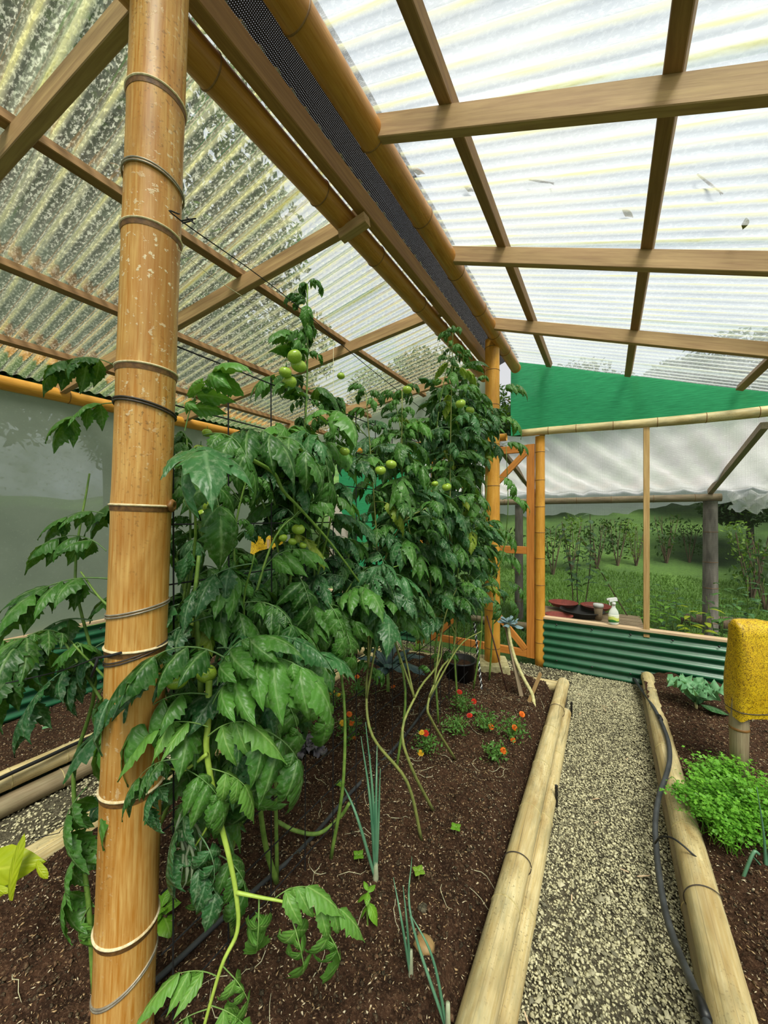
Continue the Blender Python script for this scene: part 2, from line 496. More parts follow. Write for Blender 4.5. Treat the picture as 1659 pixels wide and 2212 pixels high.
# ================================================================== SETTING: ground
def grid_ground(name, x0, x1, y0, y1, step, hfun, mat):
    nx = max(2, int((x1 - x0) / step)); ny = max(2, int((y1 - y0) / step))
    X, Y = np.meshgrid(np.linspace(x0, x1, nx), np.linspace(y0, y1, ny))
    Z = hfun(X, Y)
    V = np.stack([X, Y, Z], -1).reshape(-1, 3)
    i = np.arange(nx * ny).reshape(ny, nx)
    Fc = np.stack([i[:-1, :-1], i[:-1, 1:], i[1:, 1:], i[1:, :-1]], -1).reshape(-1, 4)
    me = np_mesh(name, V, Fc, 4)
    return new_obj(name, me, mat, None, True)

def soil_noise(X, Y, amp=1.0):
    z = (value_noise(X * 3, Y * 3, 1) - .5) * .05 + (value_noise(X * 9, Y * 9, 2) - .5) * .03
    z += (value_noise(X * 26, Y * 26, 3) - .5) * .022 + (value_noise(X * 60, Y * 60, 4) - .5) * .016
    return z * amp
def h_mid(X, Y):
    e = np.minimum(np.clip((X + 2.0) / .14, 0, 1), np.clip((-.335 - X) / .10, 0, 1)) * np.clip((3.42 - Y) / .12, 0, 1)
    return .045 + .13 * e + soil_noise(X, Y)
def h_left(X, Y): return .15 + (X + 2.65) * .10 + soil_noise(X, Y, .8)
def h_right(X, Y): return .13 + .03 * np.clip((X - .3) / .2, 0, 1) + soil_noise(X, Y, .9)
def hz(f, x, y): return float(f(np.array([x]), np.array([y]))[0])

g = grid_ground('floor', -2.7, .34, -1.5, 4.02, .05, lambda X, Y: value_noise(X * 6, Y * 6, 9) * .012 - .006, M['gravel_base'])
tag(g, 'grey gravel paths between the raised beds', kind='structure')
for nm, (x0, x1, y0, y1, st), hf, lb in (
        ('soil_bed', (-2.06, -.28, -.6, 3.42, .014), h_mid, 'brown soil of the middle bed under the tomatoes'),
        ('soil_bed', (-3.66, -2.62, -.6, 4.0, .022), h_left, 'brown soil of the left bed along the green sheet'),
        ('soil_bed', (.26, 1.7, -.3, 4.0, .016), h_right, 'brown soil of the right bed beside the parsley')):
    o = grid_ground(nm, x0, x1, y0, y1, st, hf, M['soil'])
    tag(o, lb, 'soil', kind='structure')

def terr(X, Y):
    z = -.02 + np.clip(Y - 9.5, 0, 40) * .21 + np.clip(-6 - X, 0, 40) * .12
    return z + (value_noise(X * .5, Y * .5, 5) - .5) * .18 * np.clip((np.abs(Y - 2) + np.abs(X + 1) - 4) / 4, 0, 1)
def lawn_mat():
    t = NT('lawn'); v = t.coord('Object')
    n1 = t.noise(v, .55, 4, 0.6); n2 = t.noise(v, 22, 4, 0.7)
    col = t.mix(t.ramp(n1, [(0.35, 0.0), (0.65, 1.0)]), lin('#35561e'), lin('#5f8534'))
    col = t.mix(t.math('MULTIPLY', t.ramp(n2, [(0.4, 0.0), (0.7, 1.0)]), 0.6), col, lin('#2c4c18'))
    return t.done(t.pbr(col, 0.9, t.bump(n2, 1.0, 0.05)))
M['lawn'] = lawn_mat()
def outside(X, Y):
    z = terr(X, Y)
    ins = (X > -3.72) & (X < 1.75) & (Y > -1.6) & (Y < 4.08)
    return np.where(ins, -.12, z)
o = grid_ground('ground', -26, 26, -8, 40, .25, outside, M['lawn'])
tag(o, 'green lawn and grassy slope outside the greenhouse', kind='structure')

# grass blades of the lawn: nobody could count them
def blades(name, n, xr, yr, hfun, hmin, hmax, mat):
    x = rng.uniform(*xr, n); y = rng.uniform(*yr, n) ; z = hfun(x, y)
    a = rng.uniform(0, 2 * np.pi, n); h = rng.uniform(hmin, hmax, n); w = h * .09 + .003
    dx, dy = np.cos(a), np.sin(a)
    lean = rng.normal(0, .35, (n, 2)) * h[:, None]
    A = np.stack([x - dx * w, y - dy * w, z], -1); B = np.stack([x + dx * w, y + dy * w, z], -1)
    C = np.stack([x + lean[:, 0], y + lean[:, 1], z + h], -1)
    V = np.stack([A, B, C], 1).reshape(-1, 3)
    me = np_mesh(name, V, np.arange(3 * n).reshape(-1, 3), 3)
    return new_obj(name, me, mat)
M['blade'] = leaf_mat('grass_blade', '#3a601e', '#688e38', '#8cb04c', 0.3, 0, 0.6, 0, False)
o = blades('grass', 60000, (-3, 7), (4.3, 10.5), terr, .03, .075, M['blade'])
tag(o, 'short mown lawn grass behind the back wall', kind='stuff')

# ------------------------------------------------------------------ gravel stones
OCT = np.array([[1, 0, 0], [-1, 0, 0], [0, 1, 0], [0, -1, 0], [0, 0, 1], [0, 0, -1]], float)
OCF = np.array([[0, 2, 4], [2, 1, 4], [1, 3, 4], [3, 0, 4], [2, 0, 5], [1, 2, 5], [3, 1, 5], [0, 3, 5]])
def bits(name, x, y, z, size, flat, mat, parent=None):
    n = len(x)
    P = OCT[None] * rng.uniform(.55, 1.15, (n, 6, 3)) + rng.normal(0, .14, (n, 6, 3))
    P = P * np.stack([size * rng.uniform(.7, 1.3, n), size, size * flat], -1)[:, None]
    a = rng.uniform(0, 2 * np.pi, n); ti = rng.normal(0, .35, n)
    c_, s_ = np.cos(a)[:, None], np.sin(a)[:, None]
    ct, st_ = np.cos(ti)[:, None], np.sin(ti)[:, None]
    X, Y, Z = P[..., 0], P[..., 1], P[..., 2]
    X, Z = X * ct - Z * st_, X * st_ + Z * ct
    X, Y = X * c_ - Y * s_, X * s_ + Y * c_
    V = np.stack([X + x[:, None], Y + y[:, None], Z + z[:, None]], -1).reshape(-1, 3)
    Fc = (OCF[None] + (np.arange(n) * 6)[:, None, None]).reshape(-1, 3)
    me = np_mesh(name, V, Fc, 3)
    at = me.attributes.new('tint', 'FLOAT', 'POINT')
    at.data.foreach_set('value', np.repeat(rng.uniform(0, 1, n), 6).astype(np.float32))
    return new_obj(name, me, mat, parent)

def scatter_path(n, xr, yr, smin, smax, parent):
    x = rng.uniform(*xr, n); y = rng.uniform(*yr, n)
    s = smin + (smax - smin) * rng.random(n) ** 2.2
    o = bits('gravel', x, y, rng.uniform(.0, .008, n), s, .6, M['gravel'], parent)
    o['kind'] = 'stuff'
    return o
fl = bpy.data.objects['floor']
scatter_path(40000, (-.27, .25), (.25, 4.0), .0042, .010, fl)
scatter_path(9000, (-2.62, -2.02), (.3, 3.9), .006, .013, fl)
scatter_path(7000, (-2.4, .3), (3.42, 4.03), .006, .012, fl)
# the 300 stones that show largest, one object each
stone_meshes = []
for k in range(6):
    P = OCT * rng.uniform(.7, 1.15, (6, 3)) + rng.normal(0, .12, (6, 3)); P[:, 2] *= .6
    me = bpy.data.meshes.new('stone'); me.from_pydata([tuple(p) for p in P], [], [tuple(f) for f in OCF.tolist()]); me.materials.append(M['stone'])
    stone_meshes.append(me)
for k in range(300):
    y = .3 + 1.5 * random.random() ** 1.6; x = random.uniform(-.22, .22)
    o = bpy.data.objects.new('stone', stone_meshes[k % 6]); COL.objects.link(o); o.parent = fl
    s = random.uniform(.008, .0145)
    o.scale = (s * random.uniform(.8, 1.3), s, s * random.uniform(.7, 1.2)); o.location = (x, y, .010)
    o.rotation_euler = (random.uniform(-.3, .3), random.uniform(-.3, .3), random.uniform(0, 6.3))

# crumbs and straw chips on the soil
def crumbs(n, xr, yr, hf, nm='soil_crumbs'):
    x = rng.uniform(*xr, n); y = rng.uniform(*yr, n)
    s = .0025 + .008 * rng.random(n) ** 3.5
    o = bits(nm, x, y, hf(x, y) + s * .3, s, .8, M['clod']); tag(o, None, None, None, 'stuff'); return o
for n, xr, yr, hf, lb in ((24000, (-2.0, -.36), (.05, 3.38), h_mid, 'middle'), (6000, (-3.6, -2.66), (.3, 3.9), h_left, 'left'), (13000, (.34, 1.4), (.6, 3.9), h_right, 'right')):
    o = crumbs(n, xr, yr, hf); o['label'] = 'dark soil crumbs scattered over the %s bed' % lb
    m = int(n * .8)
    x = rng.uniform(*xr, m); y = rng.uniform(*yr, m)
    o = bits('straw_chips', x, y, hf(x, y) + .003, rng.uniform(.003, .009, m) * (1 + .0 * x), .22, M['chip'])
    V = np.empty(len(o.data.vertices) * 3, np.float32); o.data.vertices.foreach_get('co', V); V = V.reshape(-1, 6, 3)
    ce = V.mean(1, keepdims=True); a = rng.uniform(0, np.pi, m); dirv = np.stack([np.cos(a), np.sin(a)], -1)
    pr = ((V - ce)[:, :, :2] * dirv[:, None]).sum(-1, keepdims=True)
    V[:, :, :2] = ce[:, :, :2] + pr * dirv[:, None] * 1.0 + ((V - ce)[:, :, :2] - pr * dirv[:, None]) * .28
    o.data.vertices.foreach_set('co', V.ravel()); o.data.update()
    tag(o, 'pale straw chips strewn over the %s bed' % lb, kind='stuff')


# ================================================================== bamboo
def axis_matrix(p0, p1, roll_ref=None):
    p0 = Vector(p0); p1 = Vector(p1); z = (p1 - p0).normalized()
    ref = Vector(roll_ref) if roll_ref is not None else (Vector((0, 1, 0)) if abs(z.y) < .9 else Vector((1, 0, 0)))
    x = (ref - z * ref.dot(z)).normalized(); y = z.cross(x)
    m = Matrix.Identity(4)
    for i, c in enumerate((x, y, z)): m[0][i], m[1][i], m[2][i] = c
    m.translation = p0
    return m

def bamboo(name, p0, p1, r0, r1, nodes, mat, ringmat, label, cat='pole', group=None, ring_h=.006, ring_p=.0025, n=28, bend=None, hollow=True, band=None):
    """Culm along local z with a raised ring at each node distance."""
    p0 = Vector(p0); p1 = Vector(p1); L = (p1 - p0).length
    root = thing(name, label, cat, group=group, mat4=axis_matrix(p0, p1))
    zs = set(np.linspace(0, L, max(3, int(L / .08))).tolist())
    for z in nodes:
        for dz in (-.03, -.012, -.004, .004, .012, .03): 
            if 0 < z + dz < L: zs.add(z + dz)
    zs = sorted(zs)
    def rad(z):
        r = r0 + (r1 - r0) * z / L
        for q in nodes:
            d = abs(z - q)
            if d < .035: r += ring_p * .45 * (1 - d / .035)
        return r
    def off(z):
        return Vector((0, 0, 0)) if bend is None else Vector(bend(z / L))
    m = MB(); vs = []; fs = []
    for z in zs:
        o = off(z)
        for k in range(n):
            a = 2 * math.pi * k / n; vs.append((rad(z) * math.cos(a) + o.x, rad(z) * math.sin(a) + o.y, z))
    for i in range(len(zs) - 1):
        for k in range(n):
            k2 = (k + 1) % n; fs.append((i * n + k, i * n + k2, (i + 1) * n + k2, (i + 1) * n + k))
    # hollow ends
    for e, zz in ((0, 0), (len(zs) - 1, L)):
        o = off(zz); b = len(vs); rr = rad(zz) * .78; s = 1 if e == 0 else -1
        for dz in (0, .05):
            for k in range(n):
                a = 2 * math.pi * k / n; vs.append((rr * math.cos(a) + o.x, rr * math.sin(a) + o.y, zz + s * dz))
        for k in range(n):
            k2 = (k + 1) % n
            fs.append((e * n + k2, e * n + k, b + k, b + k2)); fs.append((b + k2, b + k, b + n + k, b + n + k2))
        fs.append(tuple(b + n + k for k in range(n)))
    m.add(vs, fs)
    m.build('culm', mat, root, True)
    for q in nodes:
        o = off(q); R = rad(q)
        mm = MB()
        prof = [(R - .002, q - ring_h), (R + ring_p, q - ring_h * .35), (R + ring_p * 1.1, q + ring_h * .2), (R - .002, q + ring_h)]
        mm.lathe(prof, n, False)
        mm.v = [(x + o.x, y + o.y, z) for x, y, z in mm.v]
        mm.build('node_ring', ringmat, root, True)
        if band:
            b = MB(); b.lathe([(R + .0002, q - ring_h - .010), (R + .0010, q - ring_h - .004), (R + .0016, q - ring_h * .6)], n, False)
            b.v = [(x + o.x, y + o.y, z) for x, y, z in b.v]
            b.build('node_band', band, root, True)
    return root

def ring_tie(root, z, R, tilt, phase, rad, mat, name='wire_tie', turns=1, label=None):
    pts = []
    for k in range(33 * turns):
        a = 2 * math.pi * k / 32
        pts.append((math.cos(a) * (R + rad * .8), math.sin(a) * (R + rad * .8), z + tilt * math.cos(a - phase) + .006 * k / 32))
    m = MB(); m.tube(pts, rad, 6); return m.build(name, mat, root, True)

def nodes_at(p0, p1, fracs): L = (Vector(p1) - Vector(p0)).length; return [f * L for f in fracs]

# front post: from the bed to the ridge
pd = .894
pb = onD(262, 2345, pd); pt = onD(352, -130, pd)
Lp = (pt - pb).length
def post_t(py): return (2345 - py) / (2345 + 130) * Lp
pn = [post_t(y) for y in (225, 512, 803, 1092, 1390, 1690, 1985, 2275)]
post = bamboo('bamboo_post', pb, pt, .0635, .0585, pn, M['bamboo_gold'], M['ring_pale'], 'thick golden bamboo post in the left foreground reaching the ridge', 'post', None, .0038, .0034, 40, band=M['ring_dark'])
# camera side of the post in its own frame
mi = post.matrix_world.inverted()
cl = (mi.to_3x3() @ (ORI - pb)); phc = math.atan2(cl.y, cl.x)
for y, tl, rd, mt, lb in ((410, .012, .0022, 'wire_light', None), (892, .012, .0024, 'wire', None), (1318, .012, .0022, 'wire_light', None), (1412, .018, .002, 'wire', None), (2100, .035, .0026, 'wire_light', None)):
    ring_tie(post, post_t(y), .0615, tl, phc + (-1.3 if y < 1000 else 1.3), rd, M[mt], turns=2)
# knot where a side shoot was cut
m = MB(); a = phc + 1.05
kc = Vector((math.cos(a) * .061, math.sin(a) * .061, post_t(1090)))
prof = [(.004, .0), (.012, .002), (.016, .008), (.012, .013), (.006, .014), (.004, .010)]
m.lathe(prof, 12)
q = Vector((math.cos(a), math.sin(a), 0)).to_track_quat('Z', 'Y')
m.v = [tuple(kc + q @ Vector((x * (1 + .2 * math.sin(5 * x * 300)), y, z))) for x, y, z in m.v]
m.build('cut_knot', M['ring_brown'], post, True)

# back post on its concrete block
bk = Vector((-.86, 3.33, .0))
bp0 = Vector((-.86, 3.33, .23)); bp1 = Vector((-.86, 3.33, 3.02))
bamboo('bamboo_post', bp0, bp1, .066, .06, [.12, .45, .80, 1.16, 1.52, 1.88, 2.22, 2.52, 2.72], M['bamboo_orange'], M['ring_brown'], 'orange bamboo post on a concrete block at the far end of the tomatoes', 'post', None, .004, .002, 32)
cb = thing('concrete_block', 'mossy concrete block under the far bamboo post', 'block', (-.86, 3.33, .0))
m = MB(); vs = []
for z, s in ((-.05, .14), (.16, .135), (.225, .128), (.235, .118)):
    for a, b in ((-1, -1), (1, -1), (1, 1), (-1, 1)): vs.append((a * s, b * s, z))
fs = [(0, 3, 2, 1), (12, 13, 14, 15)]
for i in range(3):
    for k in range(4): fs.append((i * 4 + k, i * 4 + (k + 1) % 4, i * 4 + 4 + (k + 1) % 4, i * 4 + 4 + k))
m.add(vs, fs); ob = m.build('block', M['concrete'], cb); ob.rotation_euler = (0, 0, .35)

# ridge poles
def alongY(px, py, X): return onX(px, py, X).y
rx, rz_ = -.80, EYE + 1.495
rp0 = Vector((rx, -.6, rz_)); rp1 = Vector((rx, 4.02, rz_))
nd = [alongY(px, py, rx) + .6 for px, py in ((640, 40), (805, 310), (912, 483), (985, 590), (1035, 665))]
bamboo('bamboo_ridge_pole', rp0, rp1, .056, .05, [.25] + nd + [nd[-1] + .42, nd[-1] + .8], M['bamboo_brown'], M['ring_brown'], 'brown bamboo pole under the ridge on the right roof side', 'pole', 'bamboo ridge poles', .004, .003, 32)
lx, lz_ = -1.105, EYE + 1.435
lp0 = Vector((lx, -.6, lz_)); lp1 = Vector((lx, 3.95, lz_))
nd = [alongY(px, py, lx) + .6 for px, py in ((455, 160), (690, 425), (812, 560), (905, 665))]
bamboo('bamboo_ridge_pole', lp0, lp1, .056, .05, [.2] + nd + [nd[-1] + .4, nd[-1] + .75], M['bamboo_brown'], M['ring_brown'], 'brown bamboo pole under the ridge on the left roof side', 'pole', 'bamboo ridge poles', .004, .003, 32)

# timbers: box along local x
def timber(name, p0, p1, w, h, mat, label=None, cat='beam', group=None, parent=None, up=(0, 0, 1)):
    p0 = Vector(p0); p1 = Vector(p1); x = (p1 - p0); L = x.length; x.normalize()
    u = Vector(up); z = (u - x * u.dot(x)).normalized(); y = z.cross(x)
    mt = Matrix.Identity(4)
    for i, c in enumerate((x, y, z)): mt[0][i], mt[1][i], mt[2][i] = c
    mt.translation = p0
    b = min(w, h) * .07; m = MB()
    prof = [(-w / 2 + b, -h / 2), (w / 2 - b, -h / 2), (w / 2, -h / 2 + b), (w / 2, h / 2 - b), (w / 2 - b, h / 2), (-w / 2 + b, h / 2), (-w / 2, h / 2 - b), (-w / 2, -h / 2 + b)]
    vs = [(e, a, c) for e in (0, L) for a, c in prof]
    fs = [tuple(range(7, -1, -1)), tuple(range(8, 16))] + [(k, (k + 1) % 8, 8 + (k + 1) % 8, 8 + k) for k in range(8)]
    fs = [tuple(reversed(f)) for f in fs]
    m.add(vs, fs)
    o = m.build(name, mat, parent)
    if parent is None:
        o.matrix_world = mt; tag(o, label, cat, group)
    else: o.matrix_basis = parent.matrix_world.inverted() @ mt
    return o

timber('ridge_beam', (-1.0, -.8, EYE + 1.475), (-1.0, 4.0, EYE + 1.475), .05, .10, M['beam'], 'brown sawn timber ridge beam between the two bamboo ridge poles', 'beam')

# right slope: purlins run along the path, rafters under them
NR = Vector((.33, 0, 1)).normalized(); NL = Vector((-.2, 0, 1)).normalized()
for X, lb in ((-.488, 'timber purlin of the right roof nearest the ridge'), (.166, 'middle timber purlin of the right roof'), (.92, 'timber purlin of the right roof farthest from the ridge')):
    z = zr(X) - .03
    timber('roof_purlin', (X, -.9, z), (X, 4.05, z), .05, .045, M['purlin'], lb, 'purlin', 'right roof purlins', None, NR)
for X, lb in ((-1.83, 'timber purlin of the left roof nearest the ridge'), (-2.58, 'middle timber purlin of the left roof'), (-3.28, 'timber purlin of the left roof just above the eave pole')):
    z = zl(X) - .03
    timber('roof_purlin', (X, -.4, z), (X, 4.05, z), .045, .045, M['purlin'], lb, 'purlin', 'left roof purlins', None, NL)
def rafter_r(a, b, label):
    p = onR(*a, -.095); q = onR(*b, -.095)
    dY = (q.y - p.y) / (q.x - p.x)
    P = lambda X: Vector((X, p.y + dY * (X - p.x), zr(X) - .095))
    timber('roof_rafter', P(-.79), P(1.75), .04, .085, M['rafter'], label, 'rafter', 'right roof rafters', None, NR)
rafter_r((970, 262), (1659, 182), 'timber rafter of the right roof nearest the camera')
rafter_r((1092, 555), (1659, 570), 'middle timber rafter of the right roof')
rafter_r((1150, 708), (1659, 757), 'timber rafter of the right roof nearest the green net')
def rafter_l(a, b, label, X0=-1.03):
    p = onL(*a, -.095); q = onL(*b, -.095)
    dY = (q.y - p.y) / (q.x - p.x)
    P = lambda X: Vector((X, p.y + dY * (X - p.x), zl(X) - .095))
    timber('roof_rafter', P(X0), P(-3.68), .04, .085, M['rafter'], label, 'rafter', 'left roof rafters', None, NL)
rafter_l((255, 55), (0, 345), 'timber rafter of the left roof nearest the camera')
rafter_l((770, 475), (395, 690), 'timber rafter of the left roof seen beside the front post')
rafter_l((875, 702), (450, 880), 'timber rafter of the left roof behind the tall tomato shoot')
rafter_l((1040, 800), (560, 945), 'timber rafter of the left roof farthest back')
# short block hanging at the ridge
m = MB(); pbk = onX(782, 470, -1.0)
timber('ridge_block', pbk + Vector((-.12, 0, -.045)), pbk + Vector((.03, 0, -.02)), .05, .05, M['rafter'], 'small timber block joining the ridge beam to a left rafter', 'block')

# corrugated clear sheets
def roof_sheet(x0, x1, zf, y0, y1, mat, parent, lift):
    n = int((y1 - y0) / .0076); ys = np.linspace(y0, y1, n + 1)
    dz = .009 * np.cos(ys * 2 * np.pi / .076)
    xs = [x0 + (x1 - x0) * k / 4 for k in range(5)]
    V = np.array([[(x, y, zf(x) + lift + d) for y, d in zip(ys, dz)] for x in xs]).reshape(-1, 3)
    i = np.arange(5 * (n + 1)).reshape(5, n + 1)
    Fc = np.stack([i[:-1, :-1], i[:-1, 1:], i[1:, 1:], i[1:, :-1]], -1).reshape(-1, 4)
    return new_obj('roof_sheet', np_mesh('roof_sheet', V, Fc, 4), mat, parent, True)
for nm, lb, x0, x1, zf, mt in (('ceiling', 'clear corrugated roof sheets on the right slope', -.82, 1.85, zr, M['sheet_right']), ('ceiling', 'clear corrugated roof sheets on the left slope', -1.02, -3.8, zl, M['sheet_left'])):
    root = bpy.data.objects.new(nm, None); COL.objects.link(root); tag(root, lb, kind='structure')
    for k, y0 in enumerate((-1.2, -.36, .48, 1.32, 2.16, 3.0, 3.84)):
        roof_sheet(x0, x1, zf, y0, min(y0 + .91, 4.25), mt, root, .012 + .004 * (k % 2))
# black shade cloth over the ridge
m = MB(); N = 60
V = []; 
prof = [(-1.075, EYE + 1.58), (-1.0, EYE + 1.635), (-.92, EYE + 1.66), (-.80, EYE + 1.655)]
for i in range(N + 1):
    y = -1.2 + 5.4 * i / N
    for (x, z) in prof: V.append((x, y, z + .006 * math.sin(y * 9 + x * 20)))
fs = [(i * 4 + k, i * 4 + k + 1, i * 4 + k + 5, i * 4 + k + 4) for i in range(N) for k in range(3)]
m.add(V, fs)
o = m.build('shade_cloth', M['net_black'], None, True); tag(o, 'strip of black shade cloth laid over the ridge', 'net')

# eave poles
ez = EYE + .925
e0 = Vector((-3.65, -.5, ez)); e1 = Vector((-3.65, 4.1, ez))
nd = [alongY(px, py, -3.65) + .5 for px, py in ((148, 858), (505, 938))]
bamboo('bamboo_eave_pole', e0, e1, .052, .046, [.5, nd[0], nd[0] + .55, nd[1], nd[1] + .55], M['bamboo_orange'], M['ring_brown'], 'long golden bamboo eave pole along the top of the left film wall', 'pole', None, .004, .002, 28)
b0 = Vector((-.75, 4.04, EYE + .82)); b1 = Vector((1.75, 4.04, EYE + .80))
nd = [(onY(px, py, 4.04).x + .75) for px, py in ((1185, 942), (1245, 935), (1325, 925), (1420, 918), (1525, 905), (1640, 892))]
bamboo('bamboo_beam', b0, b1, .036, .044, nd, M['bamboo_pale'], M['ring_brown'], 'pale crooked bamboo beam along the lower edge of the green net', 'beam', None, .004, .002, 24, bend=lambda t: (.012 * math.sin(t * 9), .012 * math.sin(t * 7 + 1), 0))
bamboo('bamboo_beam', (-3.68, 4.06, EYE + .83), (-.9, 4.06, EYE + .81), .038, .04, [.35, .8, 1.25, 1.7, 2.2, 2.6], M['bamboo_orange'], M['ring_brown'], 'bamboo beam across the back wall left of the gate, behind the tomatoes', 'beam', None, .004, .002, 20)
gp = onY(1167, 1435, 4.05)
bamboo('bamboo_post', (gp.x, 4.05, 0), (gp.x, 4.05, EYE + .78), .047, .045, [(1435 - y) / 820 * 3.81 for y in (1385, 1335, 1262, 1205, 1150, 1095, 1038, 978)], M['bamboo_orange'], M['ring_brown'], 'orange bamboo gate post between the gate and the green sheet', 'post', None, .004, .002, 24)
bamboo('bamboo_post', (-1.88, 4.05, 0), (-1.88, 4.05, EYE + .78), .047, .045, [.3, .7, 1.1, 1.5, 1.9], M['bamboo_orange'], M['ring_brown'], 'orange bamboo post on the far side of the gate behind the tomatoes', 'post', None, .004, .002, 20)
timber('corner_post', (-3.68, 4.08, 0), (-3.68, 4.08, EYE + .9), .07, .07, M['gate'], 'orange timber corner post of the left film wall', 'post', None, None, (0, 1, 0))

# bed edging poles
def rail(name, X, z, y0, y1, r0, r1, nodes, label, mat='bamboo_pale', bend=None, ringm='ring_straw'):
    return bamboo(name, (X, y0, z), (X, y1, z), r0, r1, [q - y0 for q in nodes if y0 < q < y1], M[mat], M[ringm], label, 'log', 'bamboo bed edging', .004, .0018, 26, bend)
def ysn(pts, X): return [alongY(px, py, X) for px, py in pts]
R1 = rail('bamboo_edging', -.305, .125, -.2, 3.42, .050, .044, [.1] + ysn([(1092, 1985), (1145, 1790), (1170, 1685), (1190, 1590)], -.305) + [2.95], 'pale bamboo pole edging the left side of the gravel path, upper of two')
R2 = rail('bamboo_edging', -.262, .035, -.2, 3.1, .043, .038, [.5, 1.0, 1.45, 1.95, 2.5], 'weathered bamboo pole edging the left side of the gravel path, lower of two')
R3 = rail('bamboo_edging', .30, .115, -.3, 3.93, .062, .047, ysn([(1485, 1990), (1440, 1815), (1432, 1625), (1410, 1560), (1400, 1505)], .30), 'thick pale bamboo pole edging the right side of the gravel path under the hose')
R4 = rail('bamboo_edging', .285, .02, -.3, 3.9, .045, .04, [.6, 1.2, 1.8, 2.5, 3.2], 'lower weathered bamboo pole edging the right side of the gravel path', 'bamboo_grey')
R5 = rail('bamboo_edging', -2.62, .16, .0, 3.4, .05, .046, ysn([(140, 1640), (480, 1490)], -2.62) + [.7], 'pale bamboo pole edging the left bed beside the black pipe')
R6 = rail('bamboo_edging', -2.58, .055, .0, 3.4, .05, .046, [.9, 1.4, 2.0, 2.7], 'grey brown bamboo pole lying under the left bed edging', 'bamboo_grey')
R7 = rail('bamboo_edging', -2.02, .085, .45, 3.4, .062, .055, ysn([(170, 1790)], -2.02) + [1.6, 2.1, 2.7], 'pale bamboo pole edging the middle bed on its left path side')
c0 = onZ(1120, 1472, .1); c1 = onZ(1222, 1486, .1)
bamboo('bamboo_edging', (c0.x - .02, c0.y + .05, .09), (c1.x + .0, c1.y + .02, .09), .045, .045, [.18], M['bamboo_pale'], M['ring_straw'], 'short pale bamboo piece closing the middle bed beside the concrete block', 'log', 'bamboo bed edging', .004, .0018, 24)
c0 = onZ(740, 1392, .12); c1 = onZ(975, 1425, .12)
bamboo('bamboo_edging', (c0.x, c0.y, .1), (c1.x, c1.y, .1), .055, .05, [.3, .7, 1.1], M['bamboo_pale'], M['ring_straw'], 'pale bamboo pole closing the middle bed in front of the gate', 'log', 'bamboo bed edging', .004, .0018, 24)
for z, y, R, lb in ((1.0, 0, 0, 0),): pass
for root, ys, r in ((R1, (1.55, 2.9), .05), (R3, (.35, 1.75, 3.55), .058)):
    for y in ys:
        ring_tie(root, y - root.location.y, r, .012, .5, .0018, M['wire'])
for X, Y, lb in ((-.222, 2.12, 'short black ribbed peg beside the left edging of the path'), (-.225, 3.12, 'short black ribbed peg beside the far end of the left edging')):
    m = MB(); m.lathe([(.007 + .0012 * (k % 2), k * .008) for k in range(18)], 10)
    o = m.build('ground_peg', M['black_plastic']); o.location = (X, Y, -.02); tag(o, lb, 'peg')


# ================================================================== walls
def corr_panel(name, p0, p1, z0, z1, nrm, mat, label, pitch=.076, amp=.0135, group=None):
    p0 = Vector(p0); p1 = Vector(p1); d = p1 - p0; L = d.length; d.normalize(); nrm = Vector(nrm)
    root = thing(name, label, 'sheet', (p0.x, p0.y, 0), group)
    n = int((z1 - z0) / .0063); V = []; cols = 2
    for i in range(n + 1):
        z = z0 + (z1 - z0) * i / n
        o = amp * math.cos((z - z1) * 2 * math.pi / pitch)
        for k in (0, 1): V.append(d * (L * k) + nrm * o + Vector((0, 0, z)))
    fs = [(i * 2, i * 2 + 1, i * 2 + 3, i * 2 + 2) for i in range(n)]
    m = MB(); m.add(V, fs); m.build('panel', mat, root, True)
    k = 0
    while k * .3 + .12 < L:
        for zz in (z1 - .038, z0 + .12):
            s = MB(); s.lathe([(.009, 0), (.009, .003), (.005, .006), (.001, .007)], 8)
            q = nrm.to_track_quat('Z', 'Y'); c = d * (k * .3 + .12) + nrm * (amp * .9) + Vector((0, 0, zz))
            s.v = [tuple(c + q @ Vector(v)) for v in s.v]; s.build('screw', M['black_plastic'], root)
        k += 1
    return root
x_a = gp.x + .035
corr_panel('corrugated_sheet', (x_a, 4.02, 0), (1.7, 4.02, 0), -.03, .475, (0, -1, 0), M['corr_green'], 'dark green corrugated sheet at the end of the gravel path', group='green corrugated sheets')
corr_panel('corrugated_sheet', (-3.62, 4.02, 0), (-1.93, 4.02, 0), -.03, .475, (0, -1, 0), M['corr_green'], 'dark green corrugated sheet left of the gate behind the tomatoes', group='green corrugated sheets')
corr_panel('corrugated_sheet', (-3.62, -.4, 0), (-3.62, 4.0, 0), .0, .60, (1, 0, 0), M['corr_green'], 'dark green corrugated sheet along the foot of the left film wall', group='green corrugated sheets')
timber('capping_board', (x_a, 4.055, .485), (1.7, 4.055, .485), .075, .022, M['cap'], 'pale timber board along the top of the green sheet right of the gate', 'board')
timber('capping_board', (-3.62, 4.055, .485), (-1.93, 4.055, .485), .075, .022, M['cap'], 'pale timber board along the top of the green sheet left of the gate', 'board')
timber('capping_board', (-3.655, -.4, .612), (-3.655, 4.0, .612), .06, .024, M['cap'], 'pale timber board between the left film wall and its green sheet', 'board')

